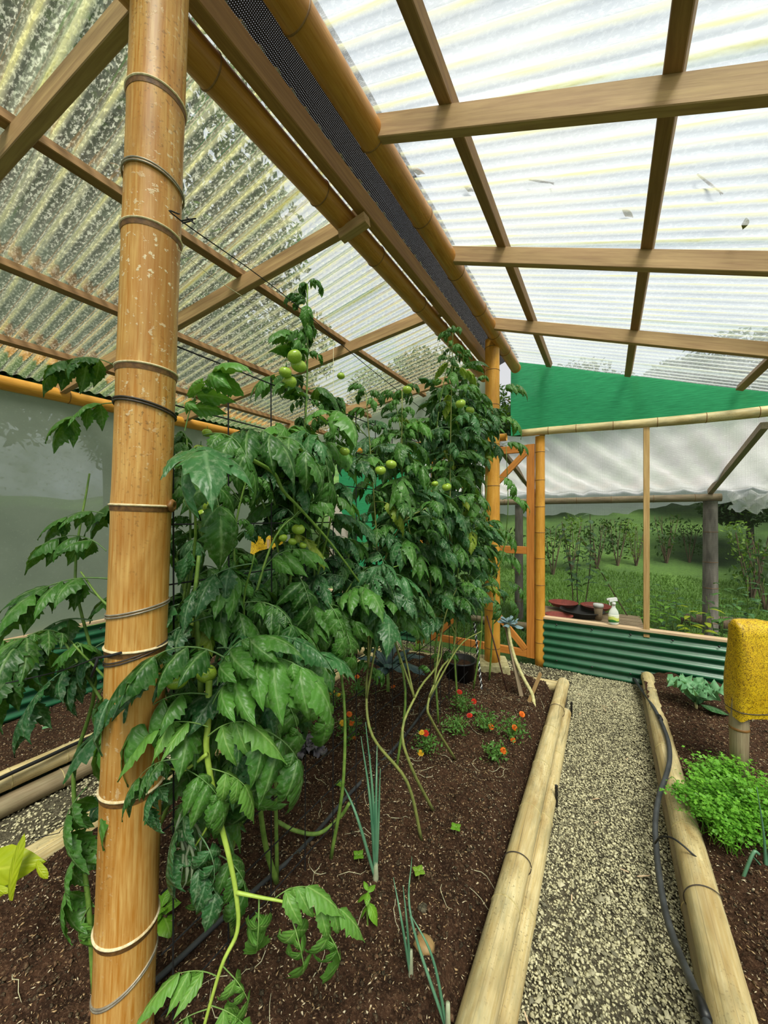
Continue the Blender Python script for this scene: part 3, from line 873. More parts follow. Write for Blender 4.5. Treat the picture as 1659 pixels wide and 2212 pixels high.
def sheet_grid(name, o, U, V_, nu, nv, fn, mat, parent=None):
    """Rectangle o + u U + v V_, in its own frame (x along U, y along V_), with relief fn(x, y)."""
    o = Vector(o); U = Vector(U); V_ = Vector(V_); lu, lv = U.length, V_.length
    x = U.normalized(); z = x.cross(V_).normalized(); y = z.cross(x)
    mt = Matrix.Identity(4)
    for i, c in enumerate((x, y, z)): mt[0][i], mt[1][i], mt[2][i] = c
    mt.translation = o
    vs = [(lu * a / nu, lv * b / nv, fn(lu * a / nu, lv * b / nv)) for b in range(nv + 1) for a in range(nu + 1)]
    fs = [(b * (nu + 1) + a, b * (nu + 1) + a + 1, (b + 1) * (nu + 1) + a + 1, (b + 1) * (nu + 1) + a) for b in range(nv) for a in range(nu)]
    m = MB(); m.add(vs, fs); ob = m.build(name, mat, parent, True); ob.matrix_world = mt
    return ob
fw = sheet_grid('wall_left', (-3.66, -.5, .6), (0, 4.55, 0), (0, 0, 1.83), 60, 20, lambda x, y: .004 * math.sin(x * 3.1) * math.sin(y * 2), M['film'])
tag(fw, 'cloudy greenhouse film stretched over the left wall', kind='structure')

# back right opening: fine insect screen, two studs
o = sheet_grid('insect_screen', (gp.x + .04, 4.075, .49), (2.25, 0, 0), (0, 0, 1.80), 8, 8, lambda x, y: 0, M['screen'])
tag(o, 'dark fine insect screen filling the opening above the right green sheet', 'screen')
sp_ = onY(1397, 1352, 4.03)
timber('wall_stud', (sp_.x, 4.035, .43), (sp_.x, 4.035, EYE + .78), .045, .03, M['stud'], 'light sawn timber stud in the back opening right of the spray bottle', 'stud', None, None, (0, 1, 0))
# green net of the gable
def gable(x0, x1, zt, zb, y, mat, label, seed=0):
    nu, nv = 40, 10; vs = []
    for b in range(nv + 1):
        for a in range(nu + 1):
            x = x0 + (x1 - x0) * a / nu; lo = zb(x); hi = zt(x)
            vs.append((x, lo + (hi - lo) * b / nv, .006 * math.sin(x * 8 + b * .5 + seed)))
    fs = [(b * (nu + 1) + a, b * (nu + 1) + a + 1, (b + 1) * (nu + 1) + a + 1, (b + 1) * (nu + 1) + a) for b in range(nv) for a in range(nu)]
    m = MB(); m.add(vs, fs); ob = m.build('shade_net', mat, None, True)
    ob.matrix_world = Matrix(((1, 0, 0, 0), (0, 0, -1, y), (0, 1, 0, 0), (0, 0, 0, 1)))
    return tag(ob, label, 'net')
gable(-.86, 1.75, lambda x: zr(x) - .03, lambda x: EYE + .82, 4.07, M['net_green'], 'bright green shade net closing the gable above the bamboo beam')
gable(-3.1, -1.95, lambda x: EYE + .78, lambda x: .50, 4.09, M['net_green'], 'green shade net on the back wall seen in gaps behind the tomatoes', 2)
gf = gable(-3.66, -1.0, lambda x: zl(x) - .01, lambda x: EYE + .84, 4.08, M['film'], 'cloudy film closing the gable above the back beam left of the ridge', 3); gf.name = 'gable_film'; gf['category'] = 'film'
for px, py, lb in ((1172, 800, 'left'), (1374, 830, 'middle'), (1606, 868, 'right')):
    X = onY(px, py, 4.14).x
    timber('gable_stud', (X, 4.14, EYE + .8), (X, 4.14, zr(X) - .02), .05, .03, M['purlin'], '%s upright stud showing as a shadow through the green gable net' % lb, 'stud', None, None, (0, 1, 0))

# gate
g0 = onY(940, 1400, 4.06).x; g1 = onY(1147, 1400, 4.05).x
gt = thing('garden_gate', 'orange timber frame gate with corner braces behind the far post', 'gate', ((g0 + g1) / 2, 4.05, .06))
bpy.context.view_layer.update()
for X in (g0, g1): timber('stile', (X, 4.05, .06), (X, 4.05, EYE + .71), .075, .035, M['gate'], parent=gt, up=(0, 1, 0)) if False else timber('stile', (X, 4.05, .06), (X, 4.05, EYE + .71), .075, .035, M['gate'], None, None, None, gt, (0, 1, 0))
for z in (.10, EYE - .36, EYE + .67): timber('rail', (g0 + .0375, 4.05, z), (g1 - .0375, 4.05, z), .035, .075, M['gate'], None, None, None, gt)
for a, b in (((g1 - .05, .14), (g1 - .42, .55)), ((g1 - .05, EYE + .63), (g1 - .42, EYE + .25)), ((g0 + .05, .14), (g0 + .42, .55)), ((g0 + .05, EYE + .63), (g0 + .42, EYE + .25))):
    timber('brace', (a[0], 4.045, a[1]), (b[0], 4.045, b[1]), .03, .06, M['gate'], None, None, None, gt, (0, 0, 1))
ob = sheet_grid('mesh_screen', (g0, 4.075, .08), (g1 - g0, 0, 0), (0, 0, 2.1), 4, 4, lambda x, y: 0, M['screen'])
mw = ob.matrix_world.copy(); ob.parent = gt; ob.matrix_basis = gt.matrix_world.inverted() @ mw



# ================================================================== outdoors
M['tree_leaf'] = leaf_mat('tree_foliage', '#182e12', '#3c6028', '#5a7a3a', 0.25, 0.5, 0.6, 0, False)
M['tree_leaf_light'] = leaf_mat('tree_foliage_light', '#3c6424', '#7a9a3e', '#8aa050', 0.35, 0.5, 0.6, 0, False)
def cards(pts, size, n_seed=0):
    n = len(pts); r = np.random.default_rng(n_seed)
    A = r.normal(size=(n, 3)); A /= np.linalg.norm(A, axis=1, keepdims=True)
    B = r.normal(size=(n, 3)); B -= A * (A * B).sum(1, keepdims=True); B /= np.linalg.norm(B, axis=1, keepdims=True)
    s = (size * r.uniform(.6, 1.3, n))[:, None]
    V = np.stack([pts - A * s, pts - B * s * .42 , pts + A * s, pts + B * s * .42], 1).reshape(-1, 3)
    return V, np.arange(4 * n).reshape(-1, 4)
def crown_mesh(name, lumps, per, size, seed, mat):
    r = np.random.default_rng(seed); P = []
    for (x, y, z, a, b) in lumps:
        d = r.normal(size=(per, 3)); d /= np.linalg.norm(d, axis=1, keepdims=True)
        q = d * (r.random((per, 1)) ** .4) * np.array([a, a, b]); P.append(q + np.array([x, y, z]))
    V, Fc = cards(np.concatenate(P), size, seed)
    me = np_mesh(name, V, Fc, 4); me.materials.append(mat); return me
CROWN = []
for k in range(4):
    r = random.Random(k)
    lumps = [(0, 0, .62, .22, .2)] + [(.30 * math.cos(a) * r.uniform(.6, 1.1), .30 * math.sin(a) * r.uniform(.6, 1.1), r.uniform(.36, .86), r.uniform(.13, .2), r.uniform(.10, .16)) for a in [i * .785 + r.random() for i in range(14)]]
    CROWN.append(crown_mesh('crown', lumps, 1700, .0135, 40 + k, M['tree_leaf' if k < 3 else 'tree_leaf_light']))
TRUNK = []
for k in range(2):
    m = MB()
    m.tube(smooth_path([(0, 0, -.03), (.01, .005, .2), (-.01, .01, .45), (.01, 0, .75)], 3), [.024, .022, .021, .02, .019, .018, .016, .013, .010, .006], 8)
    for a in range(5):
        an = a * 1.26 + k; z = .32 + .08 * a
        m.tube([(0, 0, z), (.12 * math.cos(an), .12 * math.sin(an), z + .1), (.24 * math.cos(an), .24 * math.sin(an), z + .16)], [.011, .007, .003], 6)
    me = m.mesh('trunk'); me.materials.append(M['bark_grey' if k else 'bark']); TRUNK.append(me)
def tree(x, y, h, w, k, label, nm='tree', group='trees around the greenhouse'):
    z = hz(terr, x, y)
    t = thing(nm, label, 'tree', (x, y, z - .05), group); t.rotation_euler = (0, 0, x * 7.3 + y)
    for me, s in ((TRUNK[k % 2], (h, h, h)), (CROWN[k], (h * w, h * w, h))):
        o = bpy.data.objects.new(me.name, me); COL.objects.link(o); o.parent = t; o.scale = s
for i, (x, y, h, w, k) in enumerate([(-8.8, -3.0, 10, .95, 0), (-9.2, .6, 11.5, .9, 1), (-8.8, 4.0, 10, .9, 2), (-9.6, 7.4, 7.8, .95, 0), (-14, 3.0, 14, .9, 1), (-13.5, -2.2, 14, .9, 2), (-14.5, 9, 9, 1, 1), (-7.6, -7, 10, .9, 2)]):
    tree(x, y, h, w, k, 'dark leafy tree beyond the left film wall, number %s from the near side' % ['one', 'two', 'three', 'four', 'five', 'six', 'seven', 'eight'][i])
for i, (x, y, h, w, k) in enumerate([(-6.5, 14, 6.5, 1.1, 2), (-2.5, 17, 6, 1.2, 0), (1.0, 18.5, 5.5, 1.3, 1), (4.5, 17.5, 6, 1.2, 2), (8.2, 15, 7, 1.1, 0), (11.0, 11.5, 8, 1, 1)]):
    tree(x, y, h, w, k, 'tree on the grassy slope behind the greenhouse, %s from the left' % ['first', 'second', 'third', 'fourth', 'fifth', 'sixth'][i])
tree(2.9, 11.9, 3.6, 1.0, 1, 'grey trunked young tree on the lawn right of the awning post')
tree(4.5, 9.4, 3.4, .9, 0, 'dark bushy tree at the right edge beyond the lawn')
tree(8.5, 6.0, 8.0, .9, 3, 'light green tree seen through the lower right roof')

# row of shrubs across the lawn
SH = [crown_mesh('foliage', [(r.uniform(-.25, .25), r.uniform(-.25, .25), r.uniform(.25, .95), .2, .2) for _ in range(6)], 45, .04, 70 + i, M['tree_leaf' if i < 2 else 'tree_leaf_light']) for i, r in ((i, random.Random(90 + i)) for i in range(3))]
m = MB()
for a in range(6): m.tube([(0, 0, -.05), (.1 * math.cos(a * 1.05), .1 * math.sin(a * 1.05), .4), (.2 * math.cos(a * 1.05 + .3), .2 * math.sin(a * 1.05 + .3), .95)], [.014, .009, .004], 5)
shs = m.mesh('stems'); shs.materials.append(M['bark'])
for i, (px, Y, s) in enumerate([(1110, 10.2, 1.1), (1195, 10.0, 1.2), (1235, 10.4, 1.25), (1290, 10.6, 1.15), (1335, 10.9, 1.2), (1375, 11.0, 1.0), (1440, 11.4, 1.2), (1490, 11.6, .95), (1625, 9.6, 1.3), (1655, 8.6, 1.2)]):
    p = onY(px, 1200, Y)
    t = thing('shrub', 'leafy shrub in the row across the lawn, %s from the left' % ['first', 'second', 'third', 'fourth', 'fifth', 'sixth', 'seventh', 'eighth', 'ninth', 'tenth'][i], 'shrub', (p.x, Y, hz(terr, p.x, Y)), 'shrubs across the lawn')
    t.rotation_euler = (0, 0, i * 1.7)
    for me in (SH[i % 3], shs):
        o = bpy.data.objects.new(me.name, me); COL.objects.link(o); o.parent = t; o.scale = (s, s, s)

# lean-to awning frame behind the back wall
AY = 5.75
ap = onY(1530, 1075, AY)
bamboo('awning_pole', (-2.2, AY, ap.z - .02), (ap.x + .12, AY, ap.z), .042, .045, [.4, .9, 1.4, 1.85, 2.25, 2.7, 3.1], M['bamboo_grey'], M['ring_brown'], 'weathered bamboo pole carrying the lower edge of the awning film', 'pole', None, .004, .002, 20)
bamboo('awning_post', (ap.x + .02, AY, -.1), (ap.x + .02, AY, ap.z - .04), .075, .068, [.35, .75, 1.05, 1.4], M['bark_grey'], M['ring_brown'], 'mottled grey bamboo post under the right end of the awning', 'post', None, .004, .002, 20)
bamboo('awning_post', (-1.1, AY, -.1), (-1.1, AY, ap.z - .06), .06, .055, [.35, .75, 1.15], M['bark_grey'], M['ring_brown'], 'grey bamboo post under the left part of the awning', 'post', None, .004, .002, 20)
aq = onY(1659, 925, 4.3)
for (X1, X2, lb) in ((ap.x + .02, aq.x - .02, 'dark timber rafter along the right edge of the awning film'), (-.86, -1.02, 'dark timber rafter of the awning seen through the gate')):
    timber('awning_rafter', (X1, AY, ap.z + .07), (X2, 4.3, EYE + .74), .05, .06, M['greywood'], lb, 'rafter', 'awning rafters')
nu, nv = 70, 34; vs = []
for b in range(nv + 1):
    v = b / nv
    for a in range(nu + 1):
        u = a / nu; x = -2.3 + 3.95 * u + v * .0
        if v < .8:
            t_ = v / .8; y = 4.2 + (AY + .03 - 4.2) * t_; z = EYE + .84 + (ap.z + .055 + .05 - EYE - .84) * t_
            z -= .05 * math.sin(math.pi * t_) * (1 + .3 * math.sin(u * 7))
        else:
            t_ = (v - .8) / .2; y = AY + .05 + .03 * t_; z = ap.z + .10 - t_ * (.30 - .22 * max(0, u - .55) / .45 + .02 * math.sin(u * 23))
        fold = .020 * math.sin((x * 9 + (1 - v) * 9) * 2.3) ** 3 + .02 * math.sin((x * 5 + (1 - v) * 9) * 1.3) * math.sin(math.pi * min(v / .8, 1)) + .008 * math.sin(x * 31 + v * 17)
        vs.append((x, y, z + fold))
fs = [(b * (nu + 1) + a, b * (nu + 1) + a + 1, (b + 1) * (nu + 1) + a + 1, (b + 1) * (nu + 1) + a) for b in range(nv) for a in range(nu)]
m = MB(); m.add(vs, fs); o = m.build('awning_film', M['awning_film'], None, True)
tag(o, 'wrinkled white plastic film sloping down behind the back wall', 'film')
m = MB(); c = Vector((ap.x + .2, AY + .02, ap.z - .02)); vs = []
for b in range(7):
    for a in range(9):
        u, v = a / 8, b / 6
        vs.append(c + Vector((.36 * u * (1 - .25 * v) + .03 * math.sin(b * 2.1), .1 * math.sin(u * 6), .1 - .22 * v - .05 * u + .03 * math.sin(a * 2 + b))))
m.add(vs, [(b * 9 + a, b * 9 + a + 1, b * 9 + a + 10, b * 9 + a + 9) for b in range(6) for a in range(8)])
o = m.build('film_scrap', M['awning_film'], None, True); tag(o, 'torn white scrap of film hanging off the right end of the awning pole', 'film')

# bench behind the low wall with saucers, basin, cup; bottle on the capping board
bn = thing('potting_bench', 'low timber bench behind the green sheet holding saucers', 'bench', (-.2, 4.45, 0))
m = MB()
for k in range(4): 
    p = MB(); p.box(-.0, -.21 + k * .14, .435, 1.0, .13, .03); p.build('plank', M['greywood'], bn)
for a in (-.42, .42):
    for b in (-.2, .2):
        p = MB(); p.box(a, b, .21, .05, .05, .42); p.build('leg', M['greywood'], bn)
def dish(name, label, c, r, h, mat, cat, group=None, rim=.012):
    m = MB(); m.lathe([(.001, .0), (r * .82, 0), (r, h), (r + rim, h), (r + rim, h + .006), (r - .004, h + .006), (r * .8, .008), (.001, .008)], 32)
    o = m.build(name, mat, None, True); o.location = c; return tag(o, label, cat, group)
zb = .452
pz = lambda px, py: onZ(px, py, zb + .03)
q = pz(1212, 1330); dish('plant_saucer', 'terracotta saucer beside the gate post with crumbs in it', (q.x - .02, q.y + .02, zb), .12, .03, M['terracotta'], 'saucer', 'terracotta saucers')
q = pz(1252, 1325); dish('basin', 'wide black plastic basin behind the green sheet', (q.x + .02, q.y + .06, zb + .005), .2, .05, M['black_plastic'], 'basin')
q = pz(1232, 1306); dish('plant_saucer', 'terracotta saucer at the back left behind the black basin', (-.42, 4.66, zb + .035), .14, .035, M['terracotta'], 'saucer', 'terracotta saucers')
dish('plant_saucer', 'terracotta saucer at the back right behind the black basin', (-.10, 4.68, zb + .035), .14, .035, M['terracotta'], 'saucer', 'terracotta saucers')
cpq = onY(1293, 1305, 4.35)
t = thing('plastic_cup', 'clear plastic cup with a white lid beside the black basin', 'cup', (cpq.x, 4.35, .452))
t['label'] = 'grey plastic cup with white lid beside the black basin'
m = MB(); m.lathe([(.03, 0), (.034, .05), (.042, .135)], 20); m.build('cup', M['greywood'], t, True)
m = MB(); m.lathe([(.046, .13), (.047, .145), (.044, .16), (.02, .162)], 20); m.build('lid', M['white_plastic'], t, True)
bq = onY(1326, 1338, 4.05)
t = thing('spray_bottle', 'white trigger spray bottle on the timber board above the green sheet', 'bottle', (bq.x, 4.055, .497)); t.rotation_euler = (0, 0, .5)
def ell(prof, n=24, ky=.62):
    m = MB(); m.lathe(prof, n); m.v = [(x, y * ky, z) for x, y, z in m.v]; return m
M['bottle'] = simple('milky_bottle', '#cdd2c4', '#e4e8de', 8, .25, 0, Subsurface_Weight=.1)
ell([(.030, 0), (.043, .004), (.046, .02), (.046, .09), (.040, .12), (.024, .145), (.016, .16), (.015, .185)]).build('body', M['bottle'], t, True)
m = ell([(.0468, .025), (.0470, .03), (.0470, .088), (.0466, .092)], 24); 
def label_mat():
    t_ = NT('bottle_label'); s_ = t_.n('ShaderNodeSeparateXYZ', {'Vector': t_.n('ShaderNodeTexCoord').outputs['Object']})
    w = t_.math('ADD', s_.outputs['Z'], t_.math('MULTIPLY', t_.math('SINE', t_.math('MULTIPLY', s_.outputs['X'], 60)), .008))
    col = t_.ramp(t_.math('MULTIPLY', w, 10), [(.0, lin('#1f5a2a')), (.42, lin('#2f7a34')), (.44, lin('#cdd85a')), (.70, lin('#dce27a')), (.72, lin('#f0f2d8'))])
    n = t_.noise(t_.coord('Object', (1, 1, 2)), 140, 2)
    return t_.done(t_.pbr(t_.mix(t_.math('MULTIPLY', t_.ramp(n, [(.6, 0.), (.64, 1.)]), .5), col, lin('#274a22')), .4))
m.build('label', label_mat(), t, True)
m = MB(); m.lathe([(.017, .18), (.018, .2), (.013, .205)], 18); m.build('collar', M['white_plastic'], t, True)
m = MB(); m.frame_box(Vector((-.008, 0, .228)), Vector((.036, 0, .004)), Vector((0, .012, 0)), Vector((-.003, 0, .015)))
m.frame_box(Vector((-.052, 0, .230)), Vector((.010, 0, 0)), Vector((0, .007, 0)), Vector((0, 0, .007))); m.build('spray_head', M['white_plastic'], t)
m = MB(); m.tube([(-.03, 0, .215), (-.038, 0, .195), (-.034, 0, .175)], [.006, .005, .004], 6); m.build('trigger', M['white_plastic'], t)
bamboo('log', (-2.2, 5.3, .03), (.9, 5.15, .05), .05, .045, [.5, 1, 1.5, 2, 2.5], M['bamboo_grey'], M['ring_brown'], 'grey bamboo log lying on the ground behind the bench', 'log')
m = MB(); m.tube([(.9, 6.6, .05), (1.5, 6.4, .09), (2.3, 6.3, .05)], [.09, .11, .08], 12); o = m.build('log', M['bark'], None, True); tag(o, 'dark rough log lying in the weeds at the right edge', 'log')


# ================================================================== plants
class LM:
    """Leaf mesh with a 'leaf' attribute: x along, y across."""
    def __init__(s): s.v = []; s.f = []; s.a = []
    def add(s, vs, fs, at):
        k = len(s.v); s.v += [tuple(v) for v in vs]; s.f += [tuple(i + k for i in f) for f in fs]; s.a += at; return k
    def mesh(s, name, mat):
        me = bpy.data.meshes.new(name); me.from_pydata(s.v, [], s.f); me.update()
        at = me.attributes.new('leaf', 'FLOAT_VECTOR', 'POINT')
        at.data.foreach_set('vector', np.array([(x, y, 0) for x, y in s.a], np.float32).ravel())
        me.polygons.foreach_set('use_smooth', [True] * len(me.polygons))
        me.materials.append(mat); return me
TOM = [(0, .05), (.06, .42), (.17, .96), (.23, .74), (.35, 1.0), (.41, .74), (.53, .80), (.59, .58), (.70, .54), (.76, .38), (.88, .18), (1, .0)]
OVATE = [(0, .06), (.08, .4), (.22, .85), (.4, 1.0), (.6, .86), (.8, .5), (.92, .2), (1, .0)]
STRAP = [(0, .35), (.15, .6), (.35, .9), (.6, 1.0), (.8, .8), (.93, .4), (1, .0)]
KALE = [(0, .10), (.12, .14), (.2, .45), (.28, .62), (.36, .74), (.44, .84), (.52, .9), (.6, .95), (.68, .95), (.76, .9), (.85, .72), (.93, .42), (1, .0)]
CURLY = [(0, .08), (.2, .10), (.35, .35), (.42, .3), (.5, .75), (.56, .55), (.64, 1.0), (.72, .7), (.8, .95), (.87, .6), (.94, .6), (1, .1)]
def blade_(lm, base, yaw, L, Wd, p0, p1, curl, outline=TOM, twist=0, ripple=0, seed=0, cols=5):
    r = random.Random(seed); c = Vector(base); vs = []; at = []; pu = 0
    half = cols // 2
    for (u, w) in outline:
        p = p0 + (p1 - p0) * u; y = yaw + twist * u
        d = Vector((math.cos(p) * math.cos(y), math.cos(p) * math.sin(y), -math.sin(p)))
        c = c + d * (L * (u - pu)); pu = u
        s = Vector((-math.sin(y), math.cos(y), 0)); n = d.cross(s)
        for k in range(-half, half + 1):
            v = k / half; wl = Wd * w * (1 + r.uniform(-.08, .08))
            dz = -curl * (v * v) * wl + (ripple * r.uniform(-1, 1) * abs(v) * Wd)
            sh = L * .05 * (1 - abs(v)) if 0 < u < 1 else 0
            vs.append(c + s * (wl * v * math.cos(curl * .5)) + n * dz + d * (L * .03 * abs(v) * (1 if w > .7 else -.6)))
            at.append((u, v))
    R = cols; fs = [(i * R + k, (i + 1) * R + k, (i + 1) * R + k + 1, i * R + k + 1) for i in range(len(outline) - 1) for k in range(R - 1)]
    return lm.add(vs, fs, at)

def compound(seed, mat, L=.17, size=.075, droop=(.0, .9), pairs=3, curl=.5, leafdroop=(.25, 1.5), lw=.265):
    r = random.Random(seed); lm = LM()
    N = 9; p = Vector((0, 0, 0)); pts = [p.copy()]; pitches = []
    for i in range(N):
        t = i / (N - 1); a = droop[0] + (droop[1] - droop[0]) * t ** 1.4
        p = p + Vector((math.cos(a), .12 * math.sin(seed + t * 2), -math.sin(a))) * (L / N); pts.append(p.copy()); pitches.append(a)
    pitches.append(pitches[-1])
    vs = []; at = []
    for i, q in enumerate(pts):
        rad = .0022 * (1 - .6 * i / N)
        for k in range(4):
            an = k * math.pi / 2; vs.append(q + Vector((0, math.cos(an), math.sin(an))) * rad); at.append((.5, 0.0))
    fs = [(i * 4 + k, i * 4 + (k + 1) % 4, i * 4 + 4 + (k + 1) % 4, i * 4 + 4 + k) for i in range(N) for k in range(4)]
    lm.add(vs, fs, at)
    def put(i, side, sz, w=None):
        w = w or lw
        pit = pitches[i] * .5
        k = blade_(lm, pts[i] + Vector((.0, side * .002, 0)), side * r.uniform(.75, 1.25) if side else r.uniform(-.2, .2), sz, sz * w * r.uniform(.85, 1.15),
                   pit + leafdroop[0] + r.uniform(-.3, .2), pit + leafdroop[1] + r.uniform(-.5, .5), curl * r.uniform(.5, 1.4), TOM, r.uniform(-.5, .5), .09, r.random())
        lm.f.append((i * 4, i * 4 + 2, k + 2))
    idx = [3, 5, 8][:pairs] if pairs == 3 else [4, 7]
    for j, i in enumerate(idx):
        for sd in (-1, 1): put(i, sd, size * (.95 + .12 * j) * r.uniform(.8, 1.15))
    for i in (4, 6, 7):
        if r.random() < .7: put(i, r.choice((-1, 1)), size * r.uniform(.25, .4), .45)
    put(N, 0, size * r.uniform(1.15, 1.4), lw * 1.1)
    return lm.mesh('leaf', mat)

LEAVES = [compound(k, M['leaf'], L=random.uniform(.14, .19), size=random.uniform(.085, .118), droop=(random.uniform(-.5, 0), random.uniform(.5, 1.2)), curl=random.uniform(.3, .8)) for k in range(10)]
LEAVES_D = [compound(30 + k, M['leaf_deep'], L=random.uniform(.14, .2), size=random.uniform(.085, .115), droop=(random.uniform(-.4, .1), random.uniform(.6, 1.3)), curl=random.uniform(.3, .8)) for k in range(6)]
LEAVES_Y = [compound(50 + k, M['leaf'], L=.10, size=random.uniform(.045, .06), droop=(-.6, random.uniform(.8, 1.6)), curl=.9, leafdroop=(.3, 2.1)) for k in range(6)]
LEAVES_B = [compound(70 + k, M['leaf_bright'], L=.12, size=random.uniform(.095, .12), droop=(-.3, random.uniform(.3, .8)), pairs=2, curl=.4, leafdroop=(.7, 1.7), lw=.21) for k in range(5)]
LEAVES_G = [compound(90 + k, M['leaf_yellow'], L=.12, size=.08, droop=(.1, 1.2), pairs=2, curl=.4) for k in range(2)]

def leaf_at(parent, me, pos, dirv, scale=1.0, roll=0.0, up=UP):
    x = Vector(dirv).normalized(); u = Vector(up)
    z = (u - x * u.dot(x))
    z = z.normalized() if z.length > .05 else x.orthogonal().normalized()
    y = z.cross(x)
    c_, s_ = math.cos(roll), math.sin(roll)
    y, z = y * c_ + z * s_, z * c_ - y * s_
    m4 = Matrix.Identity(4)
    for i, c in enumerate((x * scale, y * scale, z * scale)): m4[0][i], m4[1][i], m4[2][i] = c
    m4.translation = Vector(pos) - parent.location
    o = bpy.data.objects.new(me.name, me); COL.objects.link(o); o.parent = parent; o.matrix_basis = m4
    return o

def proj(P):
    v = Vector(P) - ORI; d = v.dot(FORE)
    return (830 + F * v.dot(RIGHT) / max(d, 1e-3), 1112 - F * v.z / max(d, 1e-3), d)

# highest the foliage reaches, by photograph column (plant heights were read from it)
TOPS = [(360, 900), (400, 880), (440, 930), (540, 800), (590, 700), (640, 620), (700, 640), (720, 760), (760, 800), (850, 830), (880, 720), (910, 690), (960, 690), (1000, 665), (1050, 660), (1080, 760), (1110, 880), (1130, 1000)]
BOTS = [(360, 1880), (460, 1800), (560, 1640), (650, 1510), (720, 1430), (820, 1370), (950, 1345), (1050, 1315), (1140, 1300)]
def interp(T, x): return float(np.interp(x, [a for a, _ in T], [b for _, b in T]))
def ok_leaf(p, tip):
    for q in (p, tip, (Vector(p) + Vector(tip)) / 2 - Vector((0, 0, .04)), Vector(tip) - Vector((0, 0, .07))):
        px, py, d = proj(q)
        if d < .68: return False
        if 190 < px < 372 and d < 1.05: return False
        if px > 1108 + 20 * math.sin(py * .02): return False
        if px > 1035 and d > 2.2 and not (830 < py < 985 or 1110 < py < 1290): return False
        if px > 372 and (py < interp(TOPS, px) - 5 or py > interp(BOTS, px)): return False
    return True

def make_stem(parent, pts, r0, r1, mat, name='stem'):
    P = smooth_path(pts, 5); n = len(P)
    m = MB(); m.tube([p - parent.location for p in P], [r0 + (r1 - r0) * i / (n - 1) for i in range(n)], 7)
    m.build(name, mat, parent, True); return P

ORD = ['first', 'second', 'third', 'fourth', 'fifth', 'sixth', 'seventh', 'eighth', 'ninth', 'tenth', 'eleventh', 'twelfth', 'thirteenth', 'fourteenth']
plants = []
def tomato_plant(base, top, zbare, n, spread, label, mids=None, side=3, stem='stem', seed=0, check=True, vig=1.0):
    r = random.Random(seed); base = Vector(base); top = Vector(top)
    t = thing('tomato_plant', label, 'plant', base, 'tomato plants along the wire trellis')
    pts = [base]
    if mids: pts += [Vector(q) for q in mids]
    else:
        for k in range(1, 5): pts.append(base.lerp(top, k / 5) + Vector((r.uniform(-.07, .07), r.uniform(-.06, .06), 0)))
    pts.append(top)
    P = make_stem(t, pts, .0075, .0025, M[stem])
    n = int(n * .5)
    axes = [(P, zbare, n)]
    for k in range(side):
        i = int(len(P) * r.uniform(.3, .8)); p = P[i]
        e = p + Vector((r.uniform(-1, 1) * spread, r.uniform(-.25, .25), r.uniform(.25, .55)))
        e.z = min(e.z, top.z - .05)
        mid = p.lerp(e, .5) + Vector((r.uniform(-.05, .05), r.uniform(-.05, .05), .08))
        Q = make_stem(t, [p, mid, e], .005, .002, M[stem], 'side_shoot')
        axes.append((Q, p.z, int(n * .35)))
    az = r.uniform(0, 6.28); made = 0
    for (Q, zb, cnt) in axes:
        good = [q for q in Q if q.z > zb]
        if len(good) < 2: continue
        for k in range(cnt):
            f = (k + r.random()) / cnt * (len(good) - 1); i = min(int(f), len(good) - 2)
            p = good[i].lerp(good[i + 1], f - i)
            for tr in range(6):
                az += 2.4 + r.uniform(-.5, .5); pit = r.uniform(-.1, .6)
                d = Vector((math.cos(az) * math.cos(pit) * 1.05, math.sin(az) * math.cos(pit) * .9, math.sin(pit)))
                hgt = (p.z - zb) / max(top.z - zb, .01)
                young = hgt > .86
                sc = r.uniform(.78, 1.2) * (1.0 if not young else .9) * vig
                if check and not ok_leaf(p, p + d * .19 * sc): continue
                if base.y < 1.2 and 1.32 < p.z < 1.66 and r.random() < .72: break   # a thin stretch of the near vines, film shows through
                lib = LEAVES_Y if young else (LEAVES if r.random() < .55 else LEAVES_D)
                if r.random() < .03: lib = LEAVES_G
                leaf_at(t, r.choice(lib), p, d, sc, r.uniform(-.35, .35)); made += 1
                break
    # dense young leaves at the tip
    for k in range(int(26 * vig)):
        p = P[-1 - int(r.random() ** 1.3 * min(14, len(P) - 2))]; az += 2.4
        pit = r.uniform(-.1, .9); d = Vector((math.cos(az) * math.cos(pit), math.sin(az) * math.cos(pit), math.sin(pit)))
        px, py, dd_ = proj(p)
        if dd_ > .75 and (px > 380 or not check): leaf_at(t, r.choice(LEAVES_Y), p, d, r.uniform(.55, .95), r.uniform(-.4, .4))
    plants.append((t, P)); return t, P

